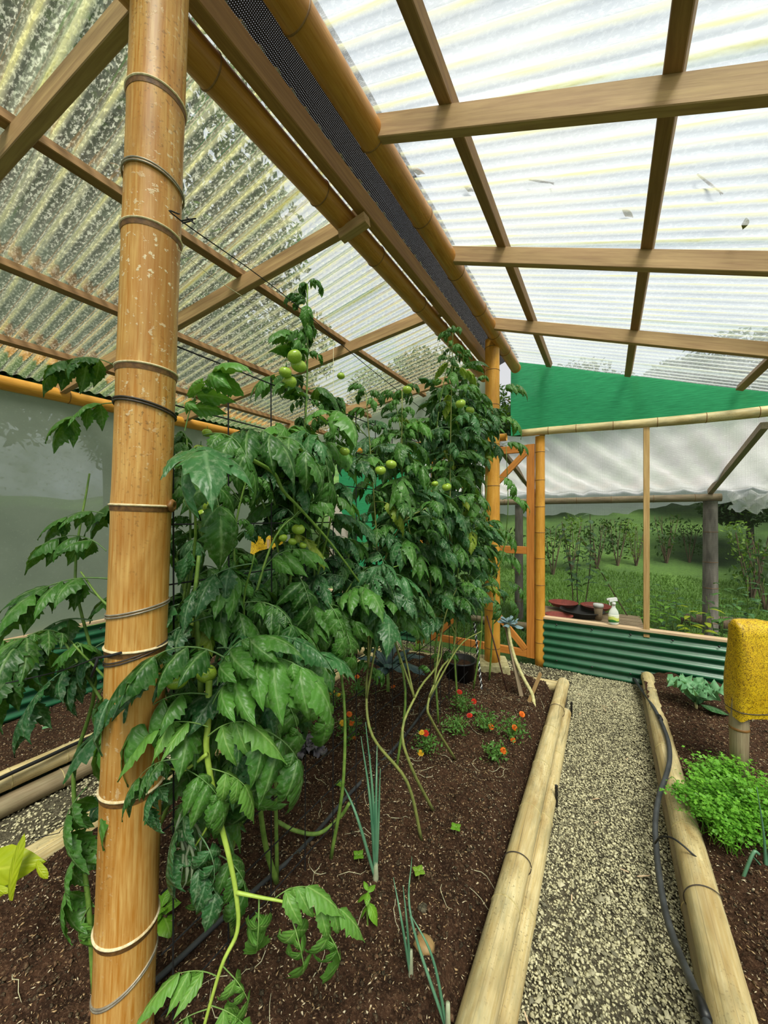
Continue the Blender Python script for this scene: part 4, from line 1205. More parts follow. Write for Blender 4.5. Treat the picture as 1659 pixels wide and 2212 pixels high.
def P3(px, py, z): return onZ(px, py, z)
def soilz(X, Y): return hz(h_mid, X, Y) - .01
TP = []
specs = [
    ((-1.12, .60), (-1.05, .66, 1.72), .55, 70, .28, 'tomato plant nearest the front bamboo post, first of the row'),
    ((-1.0, .78), (-.92, .80, 1.72), .62, 66, .25, 'second tomato plant of the row, just past the front bamboo post'),
    ((-1.03, .99), (-.93, 1.04, 2.33), .66, 86, .22, 'tall tomato plant whose top shoot stands highest against the left roof'),
    ((-.92, 1.16), (-.95, 1.20, 1.92), .66, 60, .26, 'tomato plant behind the tall shoot, fourth from the front post'),
    ((-.67, 1.456), (-.90, 1.38, 2.02), .80, 70, .26, 'tomato plant whose bent stem leaves the soil left of the rusty clod'),
    ((-.685, 1.622), (-.86, 1.64, 2.10), .82, 70, .26, 'tomato plant with the curved stem rooted beside the bare soil, sixth from the front post'),
    ((-.95, 1.75), (-1.0, 1.82, 2.15), .75, 60, .26, 'tomato plant in the middle of the row on the far side of the wire trellis'),
    ((-.724, 2.02), (-.74, 2.02, 2.52), .80, 80, .22, 'tomato plant with the right hand tall shoot below the ridge pole'),
    ((-.92, 2.25), (-.86, 2.30, 2.55), .80, 72, .26, 'ninth tomato plant from the front post, tall behind the dark kale'),
    ((-.90, 2.55), (-.86, 2.55, 2.60), .82, 72, .26, 'tenth tomato plant from the front post, near the far end'),
    ((-.88, 2.85), (-.84, 2.82, 2.50), .86, 72, .24, 'eleventh tomato plant from the front post, leaning to the path'),
    ((-.82, 3.08), (-.86, 3.06, 2.38), .86, 64, .24, 'last tomato plant of the row, just before the far bamboo post'),
]
mids_map = {
    4: [onX(880, 1690, -.70), onX(805, 1590, -.80), onX(792, 1490, -.86), onX(800, 1400, -.88), onX(815, 1200, -.9)],
    5: [onX(890, 1660, -.70), onX(870, 1575, -.74), onX(905, 1490, -.75), onX(955, 1390, -.78), (-.84, 1.64, 1.5)],
    7: [onX(935, 1560, -.73), onX(925, 1520, -.74), onX(950, 1450, -.74), onX(985, 1370, -.74), (-.76, 2.03, 1.6)],
}
for k, (b, tp, zb, n, sp, lb) in enumerate(specs):
    base = (b[0], b[1], soilz(*b))
    TP.append(tomato_plant(base, tp, zb, n, sp, lb, mids_map.get(k), 4, 'stem_old' if k in (4, 5, 7) else 'stem', 100 + k))

# branch leaning left behind the front post, with its big leaves
t0, P0 = tomato_plant((-1.22, .50, soilz(-1.22, .5)), (-1.30, .52, 1.62), .35, 0, .2, 'tomato plant leaning out to the left behind the front bamboo post', None, 0, 'stem', 300)
def shoot(parent, pxs, d, r0, r1, mat):
    return make_stem(parent, [onD(x, y, dd) for (x, y), dd in zip(pxs, d if hasattr(d, '__len__') else [d] * len(pxs))], r0, r1, mat, 'side_shoot')
def leaf_px(parent, lib, px, py, d, ang, toward, scale, roll=0.0):
    """leaf at a place, growing at ang degrees (0 right, 90 up as seen from the path), leaning toward the viewer"""
    a = math.radians(ang)
    dv = RIGHT * math.cos(a) + UP * math.sin(a) - FORE * toward
    me = lib[int(px * 7 + py) % len(lib)]
    return leaf_at(parent, me, onD(px, py, d), dv, scale, roll)
shoot(t0, [(250, 1560), (180, 1450), (120, 1370), (60, 1400)], 1.02, .004, .002, M['stem'])
shoot(t0, [(260, 1330), (215, 1290), (175, 1235)], 1.02, .004, .002, M['stem'])
for (px, py, ang, tw, s, lib) in [(215, 1290, 150, .1, .9, LEAVES), (230, 1190, 160, .0, .85, LEAVES), (200, 1340, 190, .2, 1.1, LEAVES_D), (150, 1400, 200, .2, 1.0, LEAVES), (110, 1385, 170, .3, 1.15, LEAVES),
                                   (235, 1250, 175, .5, 1.1, LEAVES), (250, 790, 175, .1, .8, LEAVES), (255, 870, 185, .1, .85, LEAVES), (225, 1110, 170, 0, .7, LEAVES), (190, 1420, 215, .4, 1.0, LEAVES_D),
                                   (225, 1480, 250, .1, 1.0, LEAVES), (188, 1700, 240, .2, .95, LEAVES), (185, 1820, 235, .1, .95, LEAVES), (240, 1380, 200, .3, 1.0, LEAVES_D), (192, 1960, 260, .2, .75, LEAVES_B)]:
    leaf_px(t0, lib, px, py, 1.03, ang, tw, s, 0.2)

# bright drooping shoot in front of the trellis
ds = thing('tomato_plant', 'young bright green tomato shoot hanging down beside the front bamboo post', 'plant', onD(600, 1985, 1.28), 'tomato plants along the wire trellis')
dd = [.95, .93, .92, .91, .90, .89, .88, .86, .84]
shoot(ds, [(452, 1470), (450, 1560), (447, 1625), (470, 1750), (495, 1850), (511, 1935), (513, 2012), (478, 2090), (432, 2250)], dd, .0085, .0035, M['stem_bright'])
shoot(ds, [(511, 1928), (560, 1938), (620, 1950), (680, 1975)], .885, .0045, .002, M['stem_bright'])
shoot(ds, [(448, 1628), (420, 1650), (395, 1665), (370, 1660)], .91, .005, .002, M['stem_bright'])
shoot(ds, [(470, 1740), (440, 1800), (405, 1850), (360, 1900)], .905, .003, .0012, M['stem_bright'])
for (px, py, ang, tw, s, lib) in [(590, 1945, 30, .3, .85, LEAVES_B), (620, 1950, -70, .4, 1.0, LEAVES_B), (560, 1938, -80, .3, .95, LEAVES_B), (660, 1965, 10, .3, .75, LEAVES_B), (680, 1975, -60, .2, .95, LEAVES_B),
                                  (470, 2110, 150, .3, .8, LEAVES_B), (480, 2085, -50, .2, .8, LEAVES_B), (450, 2170, -15, .3, .8, LEAVES_B), (448, 2180, 185, .4, .8, LEAVES_B),
                                  (450, 1590, 25, .4, 1.0, LEAVES_B), (450, 1570, 165, .4, .9, LEAVES_B), (460, 1520, 40, .3, 1.0, LEAVES), (450, 1500, 190, .2, 1.0, LEAVES), (455, 1660, -20, .3, .8, LEAVES_B),
                                  (400, 1660, -30, .3, .75, LEAVES), (430, 1720, 235, .2, .85, LEAVES_D), (470, 1480, 60, .2, 1.0, LEAVES), (520, 1560, -30, .1, 1.1, LEAVES), (500, 1430, 160, .4, 1.1, LEAVES), (520, 1440, 10, .4, 1.1, LEAVES),
                                  (430, 1800, -60, .2, .9, LEAVES_D), (400, 1850, -20, .1, .9, LEAVES_D)]:
    leaf_px(ds, lib, px, py, .90, ang, tw, s, 0.15)
leaf_px(ds, LEAVES, 385, 1640, .80, 190, .05, .62, .1)
leaf_px(ds, LEAVES_D, 372, 1690, .80, 215, .05, .60, .1)
# withered leaf and spent flowers on the shoot
wl_ = MB(); r = random.Random(5)
for k in range(7):
    a = onD(405 + r.uniform(-15, 15), 1750 + k * 8, .90); P = [a]
    for j in range(5): P.append(P[-1] + Vector((r.uniform(-.012, .012), r.uniform(-.01, .01), -r.uniform(.018, .03))))
    wl_.tube([p - ds.location for p in P], [.002, .004, .003, .005, .002, .001], 5)
wl_.build('withered_leaf', simple('withered_leaf', '#6f7c60', '#93a080', 40, .8, .3), ds, True)

# nearer leaf masses beside the post where the picture shows big leaves
near = [(480, 960, 10, .5), (430, 1000, -60, .6), (400, 930, 60, .2), (440, 940, -20, .4), (560, 960, 0, .3), (690, 960, -60, .5), 
        (640, 1230, -60, .5), (700, 1290, -60, .6), (740, 1350, -70, .6), (560, 1300, -20, .4), (420, 1300, 180, .3), (460, 1330, 200, .3), (540, 1390, 20, .5), (420, 1410, 170, .6), (470, 1400, -10, .6), (640, 1400, -45, .4), (600, 1480, -60, .4), (680, 1460, -80, .3), (560, 1500, -60, .3), (620, 1560, -80, .3), (390, 1500, 190, .3), (380, 1590, 200, .3), (520, 1640, -70, .2), (390, 1780, -60, .2), (460, 1840, -40, .2), (560, 1620, -100, .2)]
for k, (px, py, ang, tw) in enumerate(near):
    par = TP[0][0] if px < 500 else (TP[1][0] if px < 600 else TP[2][0])
    X = -.86 if px > 420 else -.9
    p = onX(px, py, X)
    a = math.radians(ang); dv = RIGHT * math.cos(a) + UP * math.sin(a) - FORE * tw
    leaf_at(par, (LEAVES + LEAVES_D)[k % 16], p, dv, 1.05, .1)
# leaves reaching past the far post toward the path
P = [TP[10][1][int(len(TP[10][1]) * .35)], Vector((-.68, 2.80, 1.1)), Vector((-.60, 2.74, 1.5)), Vector((-.62, 2.78, 2.0))]
Q = make_stem(TP[10][0], P, .005, .002, M['stem'], 'side_shoot')
for k, (px, py, ang) in enumerate([(1080, 840, 10), (1072, 900, -20), (1085, 960, 0), (1078, 1030, -30), (1085, 1080, 10), (1075, 1140, -20), (1080, 1200, 0), (1085, 1255, -20), (1060, 1290, -50), (1095, 1290, -40), (1060, 1180, 200), (1040, 1240, 220)]):
    a = math.radians(ang); leaf_at(TP[10][0], (LEAVES + LEAVES_D)[k % 16], onX(px, py, -.62), RIGHT * math.cos(a) + UP * math.sin(a) - FORE * .35, .85, .1)
# thick bare stems that show
for par, pts, X, r0 in ((TP[2][0], [(598, 1905), (575, 1830), (562, 1740), (555, 1640), (560, 1560)], -1.0, .010), (TP[3][0], [(530, 985), (590, 1020), (612, 1060), (650, 1100), (720, 1180), (800, 1290)], -.84, .006), (TP[1][0], [(440, 1620), (430, 1400), (422, 1300), (430, 1200)], -.92, .008)):
    P = [onX(x, y, X) for x, y in pts]; make_stem(par, P, r0, r0 * .6, M['stem'], 'branch')
P = [onZ(600, 1775, .22), onZ(640, 1795, .21), onZ(690, 1800, .21), onZ(735, 1765, .26), onZ(755, 1735, .32)]
make_stem(TP[3][0], P, .008, .007, M['stem'], 'branch')

# ------------------------------------------------------------------ tomatoes
def tomato_mesh(seed, n=18):
    m = MB(); r = random.Random(seed); rows = []
    for i in range(n // 2 + 1):
        ph = math.pi * i / (n // 2)
        rows.append((math.sin(ph), math.cos(ph) * .84 - (.10 * math.exp(-(ph / .35) ** 2))))
    vs = []; 
    for (rr, z) in rows:
        for k in range(n):
            a = 2 * math.pi * k / n; q = max(rr, .01) * (1 + .035 * math.cos(5 * a + seed) * rr)
            vs.append((q * math.cos(a), q * math.sin(a), z))
    fs = [(i * n + (k + 1) % n, i * n + k, i * n + n + k, i * n + n + (k + 1) % n) for i in range(len(rows) - 1) for k in range(n)]
    m.add(vs, fs); me = m.mesh('tomato'); me.materials.append(M['tomato']); me.polygons.foreach_set('use_smooth', [True] * len(me.polygons)); return me
TM = [tomato_mesh(k) for k in range(3)]
m = MB(); m.tube([(0, 0, .72), (.03, 0, .95), (.0, .1, 1.5)], [.10, .07, .06], 6)
for k in range(5):
    a = k * 1.257; c_, s_ = math.cos(a), math.sin(a)
    vs = [(0, 0, .80), (.3 * c_ - .09 * s_, .3 * s_ + .09 * c_, .84), (.3 * c_ + .09 * s_, .3 * s_ - .09 * c_, .84), (.75 * c_, .75 * s_, .92)]
    m.add(vs, [(0, 2, 1), (1, 2, 3)])
CALYX = m.mesh('calyx'); CALYX.materials.append(M['calyx'])
for k, (px, py, X, rpx) in enumerate([(457, 1097, -.86, 19), (440, 1110, -.90, 15), (645, 1143, -.86, 15), (612, 1162, -.86, 10), (655, 1178, -.86, 9), (632, 1170, -.88, 10), (637, 770, -.85, 17), (646, 790, -.86, 18), (617, 804, -.87, 15), (626, 826, -.88, 17), (737, 812, -.85, 9),
                                      (845, 1003, -.72, 13), (822, 1016, -.73, 13), (965, 1052, -.66, 11), (940, 1045, -.68, 8), (383, 1468, -.90, 25), (447, 1455, -.88, 22), (880, 842, -.78, 11), (995, 872, -.66, 12), (1016, 886, -.66, 10), (432, 970, -.88, 13), (745, 975, -.80, 12), (448, 935, -.9, 11)]):
    p = onX(px, py, X); d = (p - ORI).dot(FORE); rad = rpx / F * d * .95
    par = min(plants, key=lambda q: min((s - p).length for s in q[1]))[0]
    o = bpy.data.objects.new('tomato', TM[k % 3]); COL.objects.link(o); o.parent = par; o.location = p - par.location
    o.scale = (rad, rad, rad * .95); o.rotation_euler = (random.uniform(-.4, .4), random.uniform(-.4, .4), k)
    c = bpy.data.objects.new('calyx', CALYX); COL.objects.link(c); c.parent = o

# ------------------------------------------------------------------ wire trellis and cords
tr = thing('wire_trellis', 'black square wire mesh strung between the two bamboo ridge posts', 'trellis', (-.95, .5, .2))
for k in range(18):
    y = .56 + .163 * k
    m = MB(); m.tube([(0, y - .5, -.05), (.004, y - .5, .9), (0, y - .5, 1.75)], .0022, 5); m.build('vertical_wire', M['cord_black'], tr)
for k in range(12):
    z = .06 + .152 * k
    m = MB(); m.tube([(0, .03, z), (.003, 1.3, z - .012), (0, 2.77, z)], .0022, 5); m.build('horizontal_wire', M['cord_black'], tr)
def cord(name, pts, r, mat, label, cat='cord', group=None, n=6):
    m = MB(); m.tube(smooth_path(pts, 6) if len(pts) > 2 else pts, r, n); o = m.build(name, M[mat] if isinstance(mat, str) else mat, None, True); return tag(o, label, cat, group)
k0 = onD(393, 478, .865)
cord('support_cord', [onD(388, 462, .87), k0, onX(620, 642, -.93), onX(840, 828, -.90), Vector((-.84, 3.27, 1.95))], .0016, 'cord_black', 'thin black cord tied from the front post to the far post above the tomatoes')
for a, b in (((398, 474), (424, 470)), ((398, 476), (424, 482)), ((402, 472), (414, 486))):
    pass
m = MB()
for a, b in (((392, 477), (424, 472)), ((404, 470), (422, 484)), ((394, 482), (418, 476))): m.tube([onD(a[0], a[1], .86), onD(b[0], b[1], .86)], .0016, 5)
o = m.build('cord_knot', M['cord_black']); tag(o, 'black knot with loose ends on the cord beside the front post', 'knot'); o['kind'] = 'thing'
cord('support_cord', [onD(385, 540, .88), onX(500, 625, -.95), onX(700, 745, -1.0)], .001, 'cord_pale', 'thin pale string running from the front post below the black cord')
cord('support_cord', [onD(228, 1420, .84), onD(205, 1423, .84), onD(120, 1452, .86), onD(-60, 1492, .9)], .0015, 'cord_black', 'black cord tied to the front post and running off to the left')
m = MB(); m.tube([onD(262, 1410, .825), onD(232, 1418, .83), onD(205, 1422, .835)], .003, 6); m.tube([onD(212, 1421, .832), onD(206, 1440, .834), onD(198, 1462, .836)], .003, 6)
o = m.build('cord_knot', M['cord_black'], None, True); tag(o, 'dark thick knot of cord on the left side of the front post', 'knot')
cord('tie_string', [onZ(75, 1810, .17), onZ(125, 1800, .165), onZ(135, 1790, .165), onZ(190, 1735, .12), onZ(240, 1690, .05)], .0016, 'cord_black', 'black string tied around the bamboo edging left of the front post')

# hoses
def ground_path(pts): return [onZ(x, y, z) for x, y, z in pts]
hp = [(1368, 1463, .04), (1385, 1488, .09), (1404, 1515, .14), (1425, 1552, .178), (1443, 1598, .182), (1447, 1640, .182), (1438, 1680, .178), (1424, 1720, .155), (1416, 1775, .12), (1418, 1830, .085), (1424, 1890, .08), (1438, 1970, .095), (1462, 2045, .12), (1490, 2110, .165), (1512, 2165, .185), (1535, 2235, .186)]
hs = thing('hose', 'long grey black hose winding over the right bamboo edging', 'hose', onZ(1424, 1830, .05))
m = MB(); m.tube([p - hs.location for p in smooth_path(ground_path(hp), 6)], .0115, 10); m.build('pipe', M['hose'], hs, True)
for (x, y, z) in ((1426, 1551, .18), (1517, 2175, .19)):
    i = min(range(len(hp)), key=lambda q: abs(hp[q][1] - y)); p = onZ(x, y, z); a = onZ(*hp[max(i - 1, 0)]); b = onZ(*hp[min(i + 1, len(hp) - 1)]); d = (b - a).normalized() * .03
    m = MB(); m.tube([p - d - hs.location, p - d * .3 - hs.location, p + d * .3 - hs.location, p + d - hs.location], [.0135, .0145, .0145, .0135], 10); m.build('coupling', M['black_plastic'], hs, True)
cord('drip_tube', ground_path([(1415, 1822, .11), (1428, 1808, .165), (1452, 1810, .19), (1478, 1828, .185), (1500, 1848, .17), (1522, 1862, .15)]), .0035, 'black_plastic', 'thin black tube arching from the hose over the right bamboo edging', 'tube')
cord('tie_string', ground_path([(1436, 1690, .17), (1452, 1678, .185), (1462, 1688, .182), (1456, 1698, .182)]), .0014, 'wire', 'dark twist of wire holding the hose to the right edging', 'tie')
ip = [(330, 2125), (400, 2060), (480, 1985), (560, 1915), (640, 1845), (700, 1780), (760, 1710), (840, 1630), (890, 1570), (925, 1520), (952, 1468)]
cord('irrigation_pipe', [onZ(x, y, hz(h_mid, onZ(x, y, .17).x, onZ(x, y, .17).y) + .008 + (.02 if y < 1520 else 0)) for x, y in ip], .0085, 'hose', 'black irrigation pipe lying along the middle bed under the tomatoes', 'pipe', None, 10)
cord('irrigation_pipe', [onZ(x, y, .215) for x, y in ((-60, 1715), (0, 1682), (100, 1636), (205, 1588), (420, 1495))], .010, 'black_plastic', 'black irrigation pipe along the top of the left bed edging', 'pipe', None, 8)

# ------------------------------------------------------------------ stakes, rods, bucket
def stake(name, a, b, w, h, mat, label, cat='stake'): return timber(name, a, b, w, h, mat, label, cat, None, None, FORE)
stake('wooden_stake', onZ(1130, 1548, .14), onD(1168, 1455, 2.93), .022, .016, M['stake'], 'short tan stake leaning in the bed near the end of the left edging')
stake('wooden_stake', onZ(1128, 1512, .14), onD(1092, 1342, 3.02), .03, .02, M['greywood'], 'grey flat stake leaning beside the far bamboo post')
cord('metal_rod', [onZ(1097, 1497, .14), onD(1052, 1330, 3.0)], .006, simple('rusty_rod', '#3a221a', '#5c3626', 30, .7, .2), 'thin rusty rod leaning in front of the far bamboo post', 'rod')
a = onZ(1042, 1500, .14); b = onD(1025, 1345, 3.15); m = MB()
pts = [a.lerp(b, i / 60) + Vector((.004 * math.cos(i * 1.3), .004 * math.sin(i * 1.3), 0)) for i in range(61)]
t = thing('twisted_rope', 'black and white twisted rope hanging beside the concrete block', 'rope', a)
for off, mt in ((0, 'black_plastic'), (math.pi, 'white_plastic')):
    m = MB(); m.tube([a.lerp(b, i / 90) - a + Vector((.006 * math.cos(i * .9 + off), .006 * math.sin(i * .9 + off), 0)) for i in range(91)], .006 if off == 0 else .0035, 6); m.build('strand', M[mt], t, True)
q = onZ(990, 1478, .15)
t = thing('bucket', 'black plastic plant bucket standing left of the concrete block', 'bucket', (q.x - .02, q.y + .1, .06))
m = MB(); m.lathe([(.001, 0), (.10, 0), (.125, .24), (.132, .24), (.132, .255), (.122, .255), (.118, .22), (.001, .21)], 28); m.build('tub', M['black_plastic'], t, True)
m = MB(); m.lathe([(.119, .212), (.08, .222), (.04, .226), (.001, .228)], 20); m.build('soil_fill', M['soil'], t, True)

# yellow sticky trap over a stake
M['trap'] = None
def trap_mat():
    t_ = NT('yellow_sticky_plastic'); v = t_.coord('Object')
    n1 = t_.noise(v, 120, 4, .7, 1.5); n2 = t_.noise(v, 16, 3, .6); n3 = t_.noise(v, 260, 2, .5)
    col = t_.mix(t_.ramp(n2, [(.3, 0.), (.7, 1.)]), lin('#d8ac0c'), lin('#e9c41c'))
    bug = t_.math('MULTIPLY', t_.ramp(n1, [(.50, 0.), (.56, 1.)]), .8)
    col = t_.mix(bug, col, lin('#7d5a08'))
    col = t_.mix(t_.ramp(n3, [(.60, 0.), (.64, 1.)]), col, lin('#2a1e08'))
    return t_.done(t_.pbr(col, .35, t_.bump(n1, .5, .003), Specular_IOR_Level=.5))
M['trap'] = trap_mat()
sb = onZ(1597, 1690, .14)
tp = thing('sticky_trap_stake', 'bamboo stake under a yellow insect trap in the right bed', 'stake', sb); tp['label'] = 'weathered bamboo stake carrying the yellow sticky sleeve in the right bed'
m = MB(); m.lathe([(.036, -.05), (.038, .2), (.040, .28), (.039, .4), (.034, .66)], 20); m.build('culm', M['bamboo_grey'], tp, True)
m = MB(); m.lathe([(.038, .27), (.043, .276), (.0415, .283), (.038, .289)], 20); m.build('node_ring', M['ring_brown'], tp, True)
tt = thing('sticky_trap', 'yellow insect speckled plastic sleeve pulled over a stake at right', 'trap', sb + Vector((0, 0, .0)))
d_ = (sb - ORI).dot(FORE)
m = MB(); NU, NV = 16, 14; vs = []
ztop = EYE - (1338 - 1112) / F * d_ - sb.z; zbot = EYE - (1545 - 1112) / F * d_ - sb.z
for j in range(NV + 1):
    v = j / NV
    for i in range(NU * 2):
        a = math.pi * i / NU
        wx = .118 + .012 * v; wy = .062 + .008 * math.sin(v * 5)
        ex = math.copysign(abs(math.cos(a)) ** .35, math.cos(a)); ey = math.copysign(abs(math.sin(a)) ** .6, math.sin(a))
        z = zbot + (ztop - zbot) * v + (.012 * math.sin(a * 3) if j == 0 else 0) - .05 * max(0, ex - .3) * v ** 4
        vs.append(RIGHT * (ex * wx + .095 - (.016) * (1 - v)) + FORE * (ey * wy * (1 if j < NV else .25)) + Vector((0, 0, z)) + FORE * .006 * math.sin(ex * 7 + v * 6))
n = NU * 2
fs = [(j * n + i, j * n + (i + 1) % n, (j + 1) * n + (i + 1) % n, (j + 1) * n + i) for j in range(NV) for i in range(n)] + [(NV * n + i, NV * n + i + 1, NV * n + n - i - 1, NV * n + (n - i) % n) for i in range(NU)]
m.add(vs, fs); m.build('sleeve', M['trap'], tt, True)
m = MB(); m.tube([tuple(Vector(vs[n * 1 + i]) * 1.0) for i in range(n + 1)], .0028, 5); m.build('hem_cord', M['wire'], tt, True)

# yellow traps and white printed sack beyond the trellis
for k, (px, py, X, s, lb) in enumerate([(580, 1218, -2.0, .12, 'crumpled yellow sticky sheet glimpsed beyond the tomatoes, upper one'), (548, 1258, -2.0, .09, 'crumpled yellow sticky sheet glimpsed beyond the tomatoes, lower one')]):
    p = onX(px, py, X)
    o = sheet_grid('sticky_sheet', p - RIGHT * s, RIGHT * (2 * s), Vector((0, 0, s * 1.6)), 8, 6, lambda x, y: .012 * math.sin(x * 40 + y * 30), M['trap']); tag(o, lb, 'trap', 'yellow sticky sheets behind the tomatoes')
    cord('trap_stake', [Vector((p.x, p.y, .05)), p + Vector((0, 0, s * 1.4))], .012, 'stake', 'slim stake holding the %s yellow sticky sheet beyond the tomatoes' % ('upper' if k == 0 else 'lower'), 'stake')
def sack_mat():
    t_ = NT('printed_sack'); v = t_.coord('Object'); s_ = t_.n('ShaderNodeSeparateXYZ', {'Vector': v}); n = t_.noise(v, 12, 3, .6, 1.0)
    red = t_.math('MULTIPLY', t_.ramp(n, [(.52, 0.), (.56, 1.)]), t_.ramp(s_.outputs['Z'], [(.05, 1.), (.16, 0.)]))
    return t_.done(t_.pbr(t_.mix(red, lin('#d8cdbc'), lin('#b02a20')), .6, t_.bump(n, .5, .01)))
sq = onX(745, 1240, -1.6)
m = MB(); NV = 16; n = 18; vs = []
for j in range(NV + 1):
    v = j / NV; rr = .10 * (1 - v) ** .55 + .012; 
    for i in range(n):
        a = 2 * math.pi * i / n; w = 1 + .16 * math.sin(a * 5 + v * 9) + .1 * math.sin(a * 3 - v * 7)
        vs.append((rr * w * math.cos(a) - .10 * v, rr * w * .6 * math.sin(a), .52 * v))
m.add(vs, [(j * n + i, j * n + (i + 1) % n, (j + 1) * n + (i + 1) % n, (j + 1) * n + i) for j in range(NV) for i in range(n)] + [tuple(range(n - 1, -1, -1)), tuple(NV * n + i for i in range(n))])
o = m.build('plastic_sack', sack_mat(), None, True); o.location = sq; tag(o, 'white plastic sack with red print hanging beyond the tomatoes', 'sack')
cord('support_cord', [sq + Vector((-.1, 0, .5)), Vector((sq.x - .1, sq.y, 2.75))], .0015, 'cord_pale', 'pale string that holds up the white sack beyond the tomatoes')

# ------------------------------------------------------------------ small plants
M['kale'] = leaf_mat('dark_kale', '#2c4248', '#4c6a70', '#8aa0a0', .1, .3, .5, .2)
M['kale_blue'] = leaf_mat('blue_kale', '#5c7a86', '#8aa6b0', '#b6c8cc', .1, .3, .5, .25)
M['kale_green'] = leaf_mat('curly_kale', '#4e8a58', '#86bc88', '#b8d6a8', .25, .3, .5, .1)
M['purple'] = leaf_mat('purple_leaf', '#6a6472', '#948a94', '#a8a0a0', .2, .3, .6, .2)
M['lettuce'] = leaf_mat('lettuce', '#6da02c', '#a4cc44', '#c8e08a', .4, .3, .45, 0)
M['pepper'] = leaf_mat('pepper_leaf', '#558c1e', '#83b836', '#a8cf60', .3, .3, .35, 0)
M['limeleaf'] = leaf_mat('lime_leaf', '#93a81a', '#c2cf2c', '#d8dd50', .35, .2, .4, 0)
M['onion'] = simple('onion_leaf', '#3c6f52', '#6d9a76', 30, .45, .1, (1, 1, .2))
M['onion_pale'] = simple('onion_base', '#8f9a78', '#b4b898', 30, .5, .1)
M['parsley'] = leaf_mat('parsley_leaf', '#4f9426', '#8ac840', '#90c850', .3, .5, .5, 0, False)
M['ferny'] = leaf_mat('marigold_leaf', '#3a6a28', '#6b9a48', '#88b060', .25, .4, .6, 0, False)
M['stem_pale'] = simple('kale_stem', '#b0a86a', '#d6cf98', 60, .7, .5)
M['petal_orange'] = simple('orange_petal', '#d9540c', '#f08a1a', 90, .6, .3)
M['petal_yellow'] = simple('yellow_petal', '#e0a414', '#f6cf30', 90, .6, .3)
M['petal_red'] = simple('red_petal', '#a81c0c', '#d8340f', 90, .6, .3)

def rosette(name, label, cat, loc, n, L, Wd, outline, mat, p0, p1, stem_h=0.0, stem_r=.012, stem_mat='stem_pale', curl=.3, ripple=.1, inner=True, seed=0, group=None):
    r = random.Random(seed); t = thing(name, label, cat, loc, group)
    if stem_h > 0:
        m = MB(); m.tube([(0, 0, -.03), (.004, 0, stem_h * .5), (0, 0, stem_h)], [stem_r, stem_r * .9, stem_r * .75], 8); m.build('stem', M[stem_mat], t, True)
    for k in range(n):
        f = k / max(n - 1, 1); lm = LM()
        s = 1 - .45 * f if inner else 1
        blade_(lm, (0, 0, stem_h - .02 + .03 * f), 2.4 * k + r.uniform(-.2, .2), L * s * r.uniform(.85, 1.1), Wd * s, p0 + (-1.2 - p0) * f * .8 + r.uniform(-.1, .1), p1 + (-.6 - p1) * f * .8 + r.uniform(-.2, .2), curl, outline, r.uniform(-.2, .2), ripple, k + seed, 7 if ripple > .2 else 5)
        o = new_obj('leaf', lm.mesh('leaf', M[mat]), None, t)
    return t
q = onZ(838, 1500, .17); rosette('kale_plant', 'dark blue green long leaved kale in the middle bed', 'plant', q, 15, .38, .05, KALE, 'kale', -1.15, .6, .17, .014, 'stem', .3, .12, True, 3)
# kale on a tall pale stem
kb = onZ(1155, 1535, .15); kt = onD(1098, 1345, 2.98)
t = rosette('kale_plant', 'small blue kale rosette on a tall pale bare stem by the far post', 'plant', kt, 14, .12, .028, KALE, 'kale_blue', -.35, .25, .0, .01, 'stem_pale', .5, .12, True, 8)
m = MB(); P = smooth_path([kb, onD(1150, 1500, 2.72), onD(1130, 1462, 2.8), onD(1112, 1420, 2.9), onD(1102, 1380, 2.95), kt], 8)
m.tube([p - kt for p in P], [.012 * (1 + .12 * (i % 2)) for i in range(len(P))], 8); m.build('stem', M['stem_pale'], t, True)
q = onZ(1503, 1535, .15); rosette('kale_plant', 'curly pale green kale seedling in front of the green sheet', 'plant', q, 9, .26, .075, CURLY, 'kale_green', -1.15, -.1, .07, .010, 'stem_pale', -.2, .6, True, 5)
lm = LM(); blade_(lm, (0, 0, .0), -.3, .15, .05, -.15, .35, .2, OVATE); o = new_obj('kale_leaf', lm.mesh('kale_leaf', M['leaf_deep']), None); o.location = q + Vector((.03, .0, .05)); tag(o, 'dark green kale leaf lying on the soil beside the curly kale seedling', 'leaf')
q = onZ(665, 1625, .17); rosette('purple_lettuce', 'grey purple frilly plant under the tomatoes', 'plant', q, 12, .13, .05, CURLY, 'purple', -.7, .3, .02, .008, 'stem', .0, .5, True, 6)
q = onZ(500, 1735, .17); rosette('lettuce', 'light green lettuce under the tomato leaves near the front post', 'plant', q, 9, .13, .05, CURLY, 'lettuce', -.8, .3, .02, .008, 'stem', .0, .4, True, 7)
q = onZ(420, 1700, .15); rosette('lettuce', 'light green lettuce glimpsed between the front post and the drooping shoot', 'plant', q, 8, .12, .05, CURLY, 'lettuce', -.8, .3, .02, .008, 'stem', .0, .4, True, 9)
q = onZ(900, 1408, .05); rosette('weed_plant', 'narrow leaved green clump before the green sheet left of the gate', 'plant', q, 16, .22, .012, STRAP, 'pepper', -1.1, .6, .0, .006, 'stem', .2, .05, True, 12)
